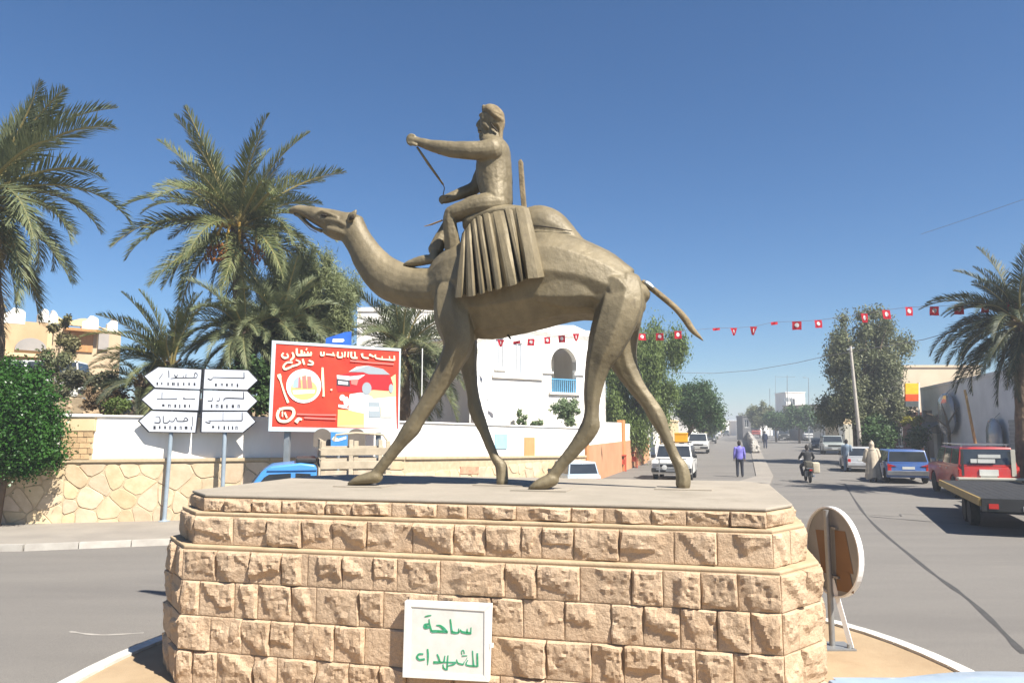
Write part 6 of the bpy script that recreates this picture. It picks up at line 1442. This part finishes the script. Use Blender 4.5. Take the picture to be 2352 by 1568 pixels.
# bunting
REDF = mat('flag_red', (.55,.012,.03), (.48,.01,.025), scale=8, rough=.8, trans=.35); WHF = mat('flag_white', (.8,.78,.76), rough=.8, trans=.3)
bunt = [(2345,700,6),(2323,703,0),(2263,706,0),(2203,710,0),(2146,714,0),(2087,715,0),(2035,722,0),(1985,730,.5),(1932,738,9),(1879,745,0),(1830,748,.2),(1778,749,2),(1731,760,1),(1685,763,1),(1645,763,2),(1600,767,9),(1557,770,0),(1515,775,0),(1474,776,0),(1430,776,9),(1380,776,9),(1323,776,1),(1290,780,0),(1257,784,0),(1220,788,0),(1187,793,2),(1150,790,1)]
bt = thing('flag_bunting', 'string of small red and white flags strung across the street', 'bunting', at(1800,760,33))
def bp(px, py): D = 28.2+(2345-px)/1195*11; return at(px, py, D)
MB().tube([bp(x, y-10) for x, y, _ in bunt], .008, 5).build('string', mat('string_grey', (.25,.22,.22), rough=.9), bt, True)
r = random.Random(6)
for x, y, st_ in bunt:
    if st_ >= 6: continue
    c = bp(x, y-10); w_ = .36*r.uniform(.9,1.1); h_ = .36*r.uniform(.92,1.1); n_ = 8; V = []; a = r.uniform(-.35,.35)
    ux = Vector((math.cos(a), math.sin(a), 0)); nn = Vector((-ux.y, ux.x, 0)); tw = r.uniform(-.08,.08)
    for j in range(n_+1):
        for i in range(n_+1):
            u, v = i/n_-.5, j/n_
            tap = 1-(.75 if st_ == 1 else .25 if st_ == .5 else 0)*v
            V.append(c+ux*w_*u*tap+nn*(.035*math.sin(u*7+v*3+x)*v+tw*v)+Vector((0,0,-h_*v*(.35 if st_ == 2 else 1)+(.05*u if st_ == 2 else 0))))
    Fq = [(j*(n_+1)+i, j*(n_+1)+i+1, (j+1)*(n_+1)+i+1, (j+1)*(n_+1)+i) for j in range(n_) for i in range(n_)]
    fo = MB().add(V, Fq).build('flag', REDF, bt, True, normals=False)
    if st_ < 2:                                       # white disc, both sides
        nf = -nn if nn.y > 0 else nn; mb = MB()
        for sgn in (1, -1):
            cc = []
            for k in range(14):
                an = 2*PI*k/14; u = .24*math.cos(an)*(.45 if st_ == 1 else 1); v = .46+.27*math.sin(an); i, j = (u+.5)*n_, v*n_; i0, j0 = int(i), int(j); q = V[j0*(n_+1)+i0].lerp(V[j0*(n_+1)+min(n_,i0+1)], i-i0).lerp(V[min(n_,j0+1)*(n_+1)+i0].lerp(V[min(n_,j0+1)*(n_+1)+min(n_,i0+1)], i-i0), j-j0)
                cc.append(q+nf*sgn*.012)
            mb.quad(*(cc if sgn == 1 else cc[::-1]))
        o = mb.build('white_disc', WHF, fo, True, normals=False); o['kind'] = 'stuff'
def wire(label, pts, r_=.012): tag(MB().tube([at(*p_) for p_ in pts], r_, 5).build('overhead_wire', mat('wire_grey', (.2,.19,.19), rough=.7)), label, 'wire')
wire('thin sagging wire crossing the street below the flags', [(1540,855,46),(1640,857,45),(1730,850,43),(1830,833,41),(1900,817,39),(2000,800,36),(2120,780,33),(2250,745,29.5)], .014)
wire('short slanting wire high beside the palm of the grey shop', [(2115,538,30),(2230,500,28),(2360,455,26)], .008)
# masts, lamp posts, poles
def mast(name, label, px, py0, D, r_=.05, extra=None, cat='mast'):
    b = at(px, 980, D); b.z = 0; t_ = at(px, py0, D); t = thing(name, label, cat, b); MB().tube([b, t_], [r_, r_*.6], 8).build('pole', GREYM, t, True)
    if extra: extra(t, t_)
    return t
def ant(t, q):
    MB().bar(q+Vector((-2.2,0,-.3)), q+Vector((1.6,0,-.3)), .06, .06).build('cross_arm', GREYM, t, True)
    for k in range(-2, 3): MB().bar(q+Vector((k*.35,0,-5.2)), q+Vector((k*.35,0,-4.4)), .18, .18).build('antenna_panel', GREYM, t, True)
    MB().bar(q+Vector((-.9,0,-5)), q+Vector((.9,0,-5)), .07, .07).build('antenna_arm', GREYM, t, True); MB().bar(q+Vector((0,0,-13)), q+Vector((0,0,-8)), .9, .9).build('mast_base', GREYM, t, True)
mast('antenna_mast', 'tall antenna mast with cross arm above the round dark tree', 1808, 862, 150, .1, ant)
mast('antenna_mast', 'thin lattice mast left of the antenna mast', 1768, 892, 170, .1); mast('antenna_mast', 'hair thin aerial mast between the other masts', 1781, 862, 180, .06)
def lamp(t, q): MB().bar(q, q+Vector((-.7,-.2,.1)), .06, .06).build('lamp_arm', GREYM, t, True); MB().box(q.x-1.1,q.x-.6,q.y-.3,q.y-.05,q.z+.05,q.z+.16).build('lamp_head', GREYM, t, True, bevel=.03)
mast('street_lamp', 'street lamp rising beyond the far tan house', 1857, 868, 140, .09, lamp, 'street lamp')
ul = thing('utility_pole', 'pale leaning timber pole in front of the tall grey green tree', 'pole', Vector((xat(1976,51),51,0)))
MB().tube([Vector((xat(1976,51),51,0)), at(1953,795,51)], [.14,.09], 10).build('pole', mat('pale_timber', (.5,.45,.38), (.42,.37,.31), scale=4, rough=.9), ul, True); MB().bar(at(1945,803,51), at(1962,798,51), .1, .1).build('cross_arm', GREYM, ul, True)
def post_in(label, px, y0, y1, D, r_, m=GREYM): b = at(px, y1, D); tag(MB().cyl((b.x,D,0), (b.x,D,at(px,y0,D).z), r_, n=10).build('wall_post', m), label, 'post')
post_in('grey steel post between the camel legs in front of the wall', 1068, 990, 1100, 28, .1); post_in('thin dark post beside the camel front leg, before the wall', 930, 1050, 1100, 24.5, .04); post_in('thin white pole at the corner of the white house', 1078, 800, 1100, 30, .035, FRAMEW); post_in('hair thin pale pole near the palm with hanging fronds', 966, 800, 1100, 25.5, .02, FRAMEW)
# red stands at the peach wall
REDM = mat('red_metal', (.5,.09,.05), (.42,.07,.04), scale=5, rough=.6)
for x0, x1, y0, y1, lab in ((1408,1436,1046,1080,'red metal stand against the peach wall, the lower of the pair'),(1438,1462,1040,1072,'red metal stand further along the peach wall')):
    b = gnd((x0+x1)/2, y1+2); hgt = at((x0+x1)/2, y0, b.y).z; t = thing('red_stand', lab, 'stand', b); w_ = (x1-x0)/1729*b.y/2
    for sx_ in (-w_, w_):
        for sy_ in (-.25,.25): MB().bar((sx_,sy_,0),(sx_,sy_,hgt),.06,.06).build('leg', REDM, t)
    MB().box(-w_-.05,w_+.05,-.3,.3,hgt,hgt+.06).build('top', REDM, t); MB().box(-w_+.05,w_-.05,-.25,.25,hgt*.45,hgt*.45+.04).build('shelf', REDM, t); MB().box(-w_*.5,w_*.8,-.2,.2,hgt*.45+.042,hgt*.45+.3).build('box', REDM, t)
tag(MB().prism([at(x, y, 27.5) for x, y in ((1209,1096),(1241,1096),(1241,1066),(1209,1066))], (0,.5,0)).build('blue_box', LBLUE, bevel=.03), 'blue plastic box standing at the foot of the wall', 'box')
bx_ = bpy.data.objects['blue_box']; bx_.data.transform(Matrix.Translation((0,0,-min(v.co.z for v in bx_.data.vertices))))
# shop sign boards
t = thing('shop_sign', 'orange and yellow projecting shop sign at the corner of the grey shop', 'sign', at(2096,905,50.0))
for (y0, y1), c in (((880,905),(.75,.4,.02)),((905,921),(.55,.07,.01)),((921,934),(.07,.08,.08))):
    MB().prism([at(x, y, 50.0) for x, y in ((2080,y1-.4),(2110,y1-.4),(2110,y0),(2080,y0))], (0,.15,0)).build('sign_band', mat('band_%d' % y0, c, tuple(min(1,k*1.3) for k in c), scale=5, rough=.5), t, True)
MB().prism([at(x, y, 50.02) for x, y in ((2110,985),(2113,985),(2113,878),(2110,878))], (0,.13,0)).build('bracket_post', FRAMEW, t, True); q = at(2111.5,985,50.08); MB().bar(Vector((q.x,q.y,0)), q, .08, .08).build('stand_post', GREYM, t, True)
# clear plastic wrapped goods hanging on the shop front
PLAS = bpy.data.materials.new('clear_wrap'); PLAS.use_nodes = True; b_ = PLAS.node_tree.nodes['Principled BSDF']; b_.inputs['Base Color'].default_value = (.3,.31,.34,1); b_.inputs['Roughness'].default_value = .12; b_.inputs['Coat Weight'].default_value = .8; b_.inputs['Alpha'].default_value = .82
nb = PLAS.node_tree.nodes.new('ShaderNodeTexNoise'); nb.inputs['Scale'].default_value = 4; nb.inputs['Detail'].default_value = 3; bm_ = PLAS.node_tree.nodes.new('ShaderNodeBump'); bm_.inputs['Strength'].default_value = .6; bm_.inputs['Distance'].default_value = .15; PLAS.node_tree.links.new(nb.outputs[0], bm_.inputs['Height']); PLAS.node_tree.links.new(bm_.outputs[0], b_.inputs['Normal'])
for k, (x0, x1, y0, y1, lab) in enumerate(((2168,2210,905,1000,'tall plastic wrapped bundle hanging beside the shop doorway'),(2284,2322,960,1080,'crumpled plastic wrapped heap reaching down beside the red car'))):
    u0, z1_ = SF.uv(x0, y0); u1, z0_ = SF.uv(x1, y1); z0_ = max(.1, z0_); c = SF.pt((u0+u1)/2, (z0_+z1_)/2, .35); n_ = 20; m = MB().sphere((0,0,0), 1, n_)
    V = []
    for p_ in m.v:
        q = Vector(p_); f = 1+.16*noise.noise(q*2.3+Vector((k*7,0,0)))+.07*noise.noise(q*6+Vector((k,3,0))); s_ = math.copysign(abs(q.z)**.6, q.z)
        V.append(c+SF.d*q.x*f*(u1-u0)/2+SF.n*q.y*f*.28+Vector((0,0,s_*(z1_-z0_)/2)))
    t = thing('wrapped_bundle', lab, 'bundle', SF.pt((u0+u1)/2, z0_, .35))
    MB().add(V, m.f).build('wrap', PLAS, t, True, smooth=True); MB().tube([SF.pt((u0+u1)/2, z1_-.1, .35), SF.pt((u0+u1)/2, z1_+.25, .02)], .02, 6).build('cord', GREYM, t, True)
stump = thing('bare_branch', 'bare forked dark branch standing behind the red car', 'branch', SF.pt(SF.uv(2212,980)[0], 0, .8)); q0 = SF.pt(SF.uv(2212,980)[0], 0, .8)
br = MB().tube([q0, q0+Vector((.05,0,2.4)), q0+Vector((-.1,0,3.3)), q0+Vector((-.3,0,4.0))], [.11,.09,.06,.02], 8); br.tube([q0+Vector((.04,0,2.5)), q0+Vector((-.8,.1,3.3)), q0+Vector((-1.2,.1,3.4))], [.06,.04,.015], 6); br.tube([q0+Vector((0,0,2.8)), q0+Vector((.5,.1,3.4)), q0+Vector((.8,.1,3.8))], [.06,.04,.015], 6); br.build('branches', BARK, stump, True)
van_l = car('parked_van', 'white van parked on the rise below the tan house', Vector((xat(68,34),34,hill_z(xat(68,34),34)-.1)), (-.9,-.2), WHT, 4.4, 1.8, 1.9, 1.1, .3, .8, 0, .33, .4, .15, 3, detail=1, cat='van')
# ------------------------------------------------------------------ dusty air over the town
hz = MB().box(-920,920,-70,1520,-1.0,14.5).build('haze', None if False else GREYM); hz.data.materials.clear(); tag(hz, kind='stuff')
hm = bpy.data.materials.new('haze_air'); hm.use_nodes = True; hn = hm.node_tree.nodes; hn.remove(hn['Principled BSDF'])
pv = hn.new('ShaderNodeVolumePrincipled'); pv.inputs['Density'].default_value = .0016; pv.inputs['Color'].default_value = (.86,.9,.95,1); pv.inputs['Anisotropy'].default_value = .2
hm.node_tree.links.new(pv.outputs[0], hn['Material Output'].inputs['Volume']); hz.data.materials.append(hm)
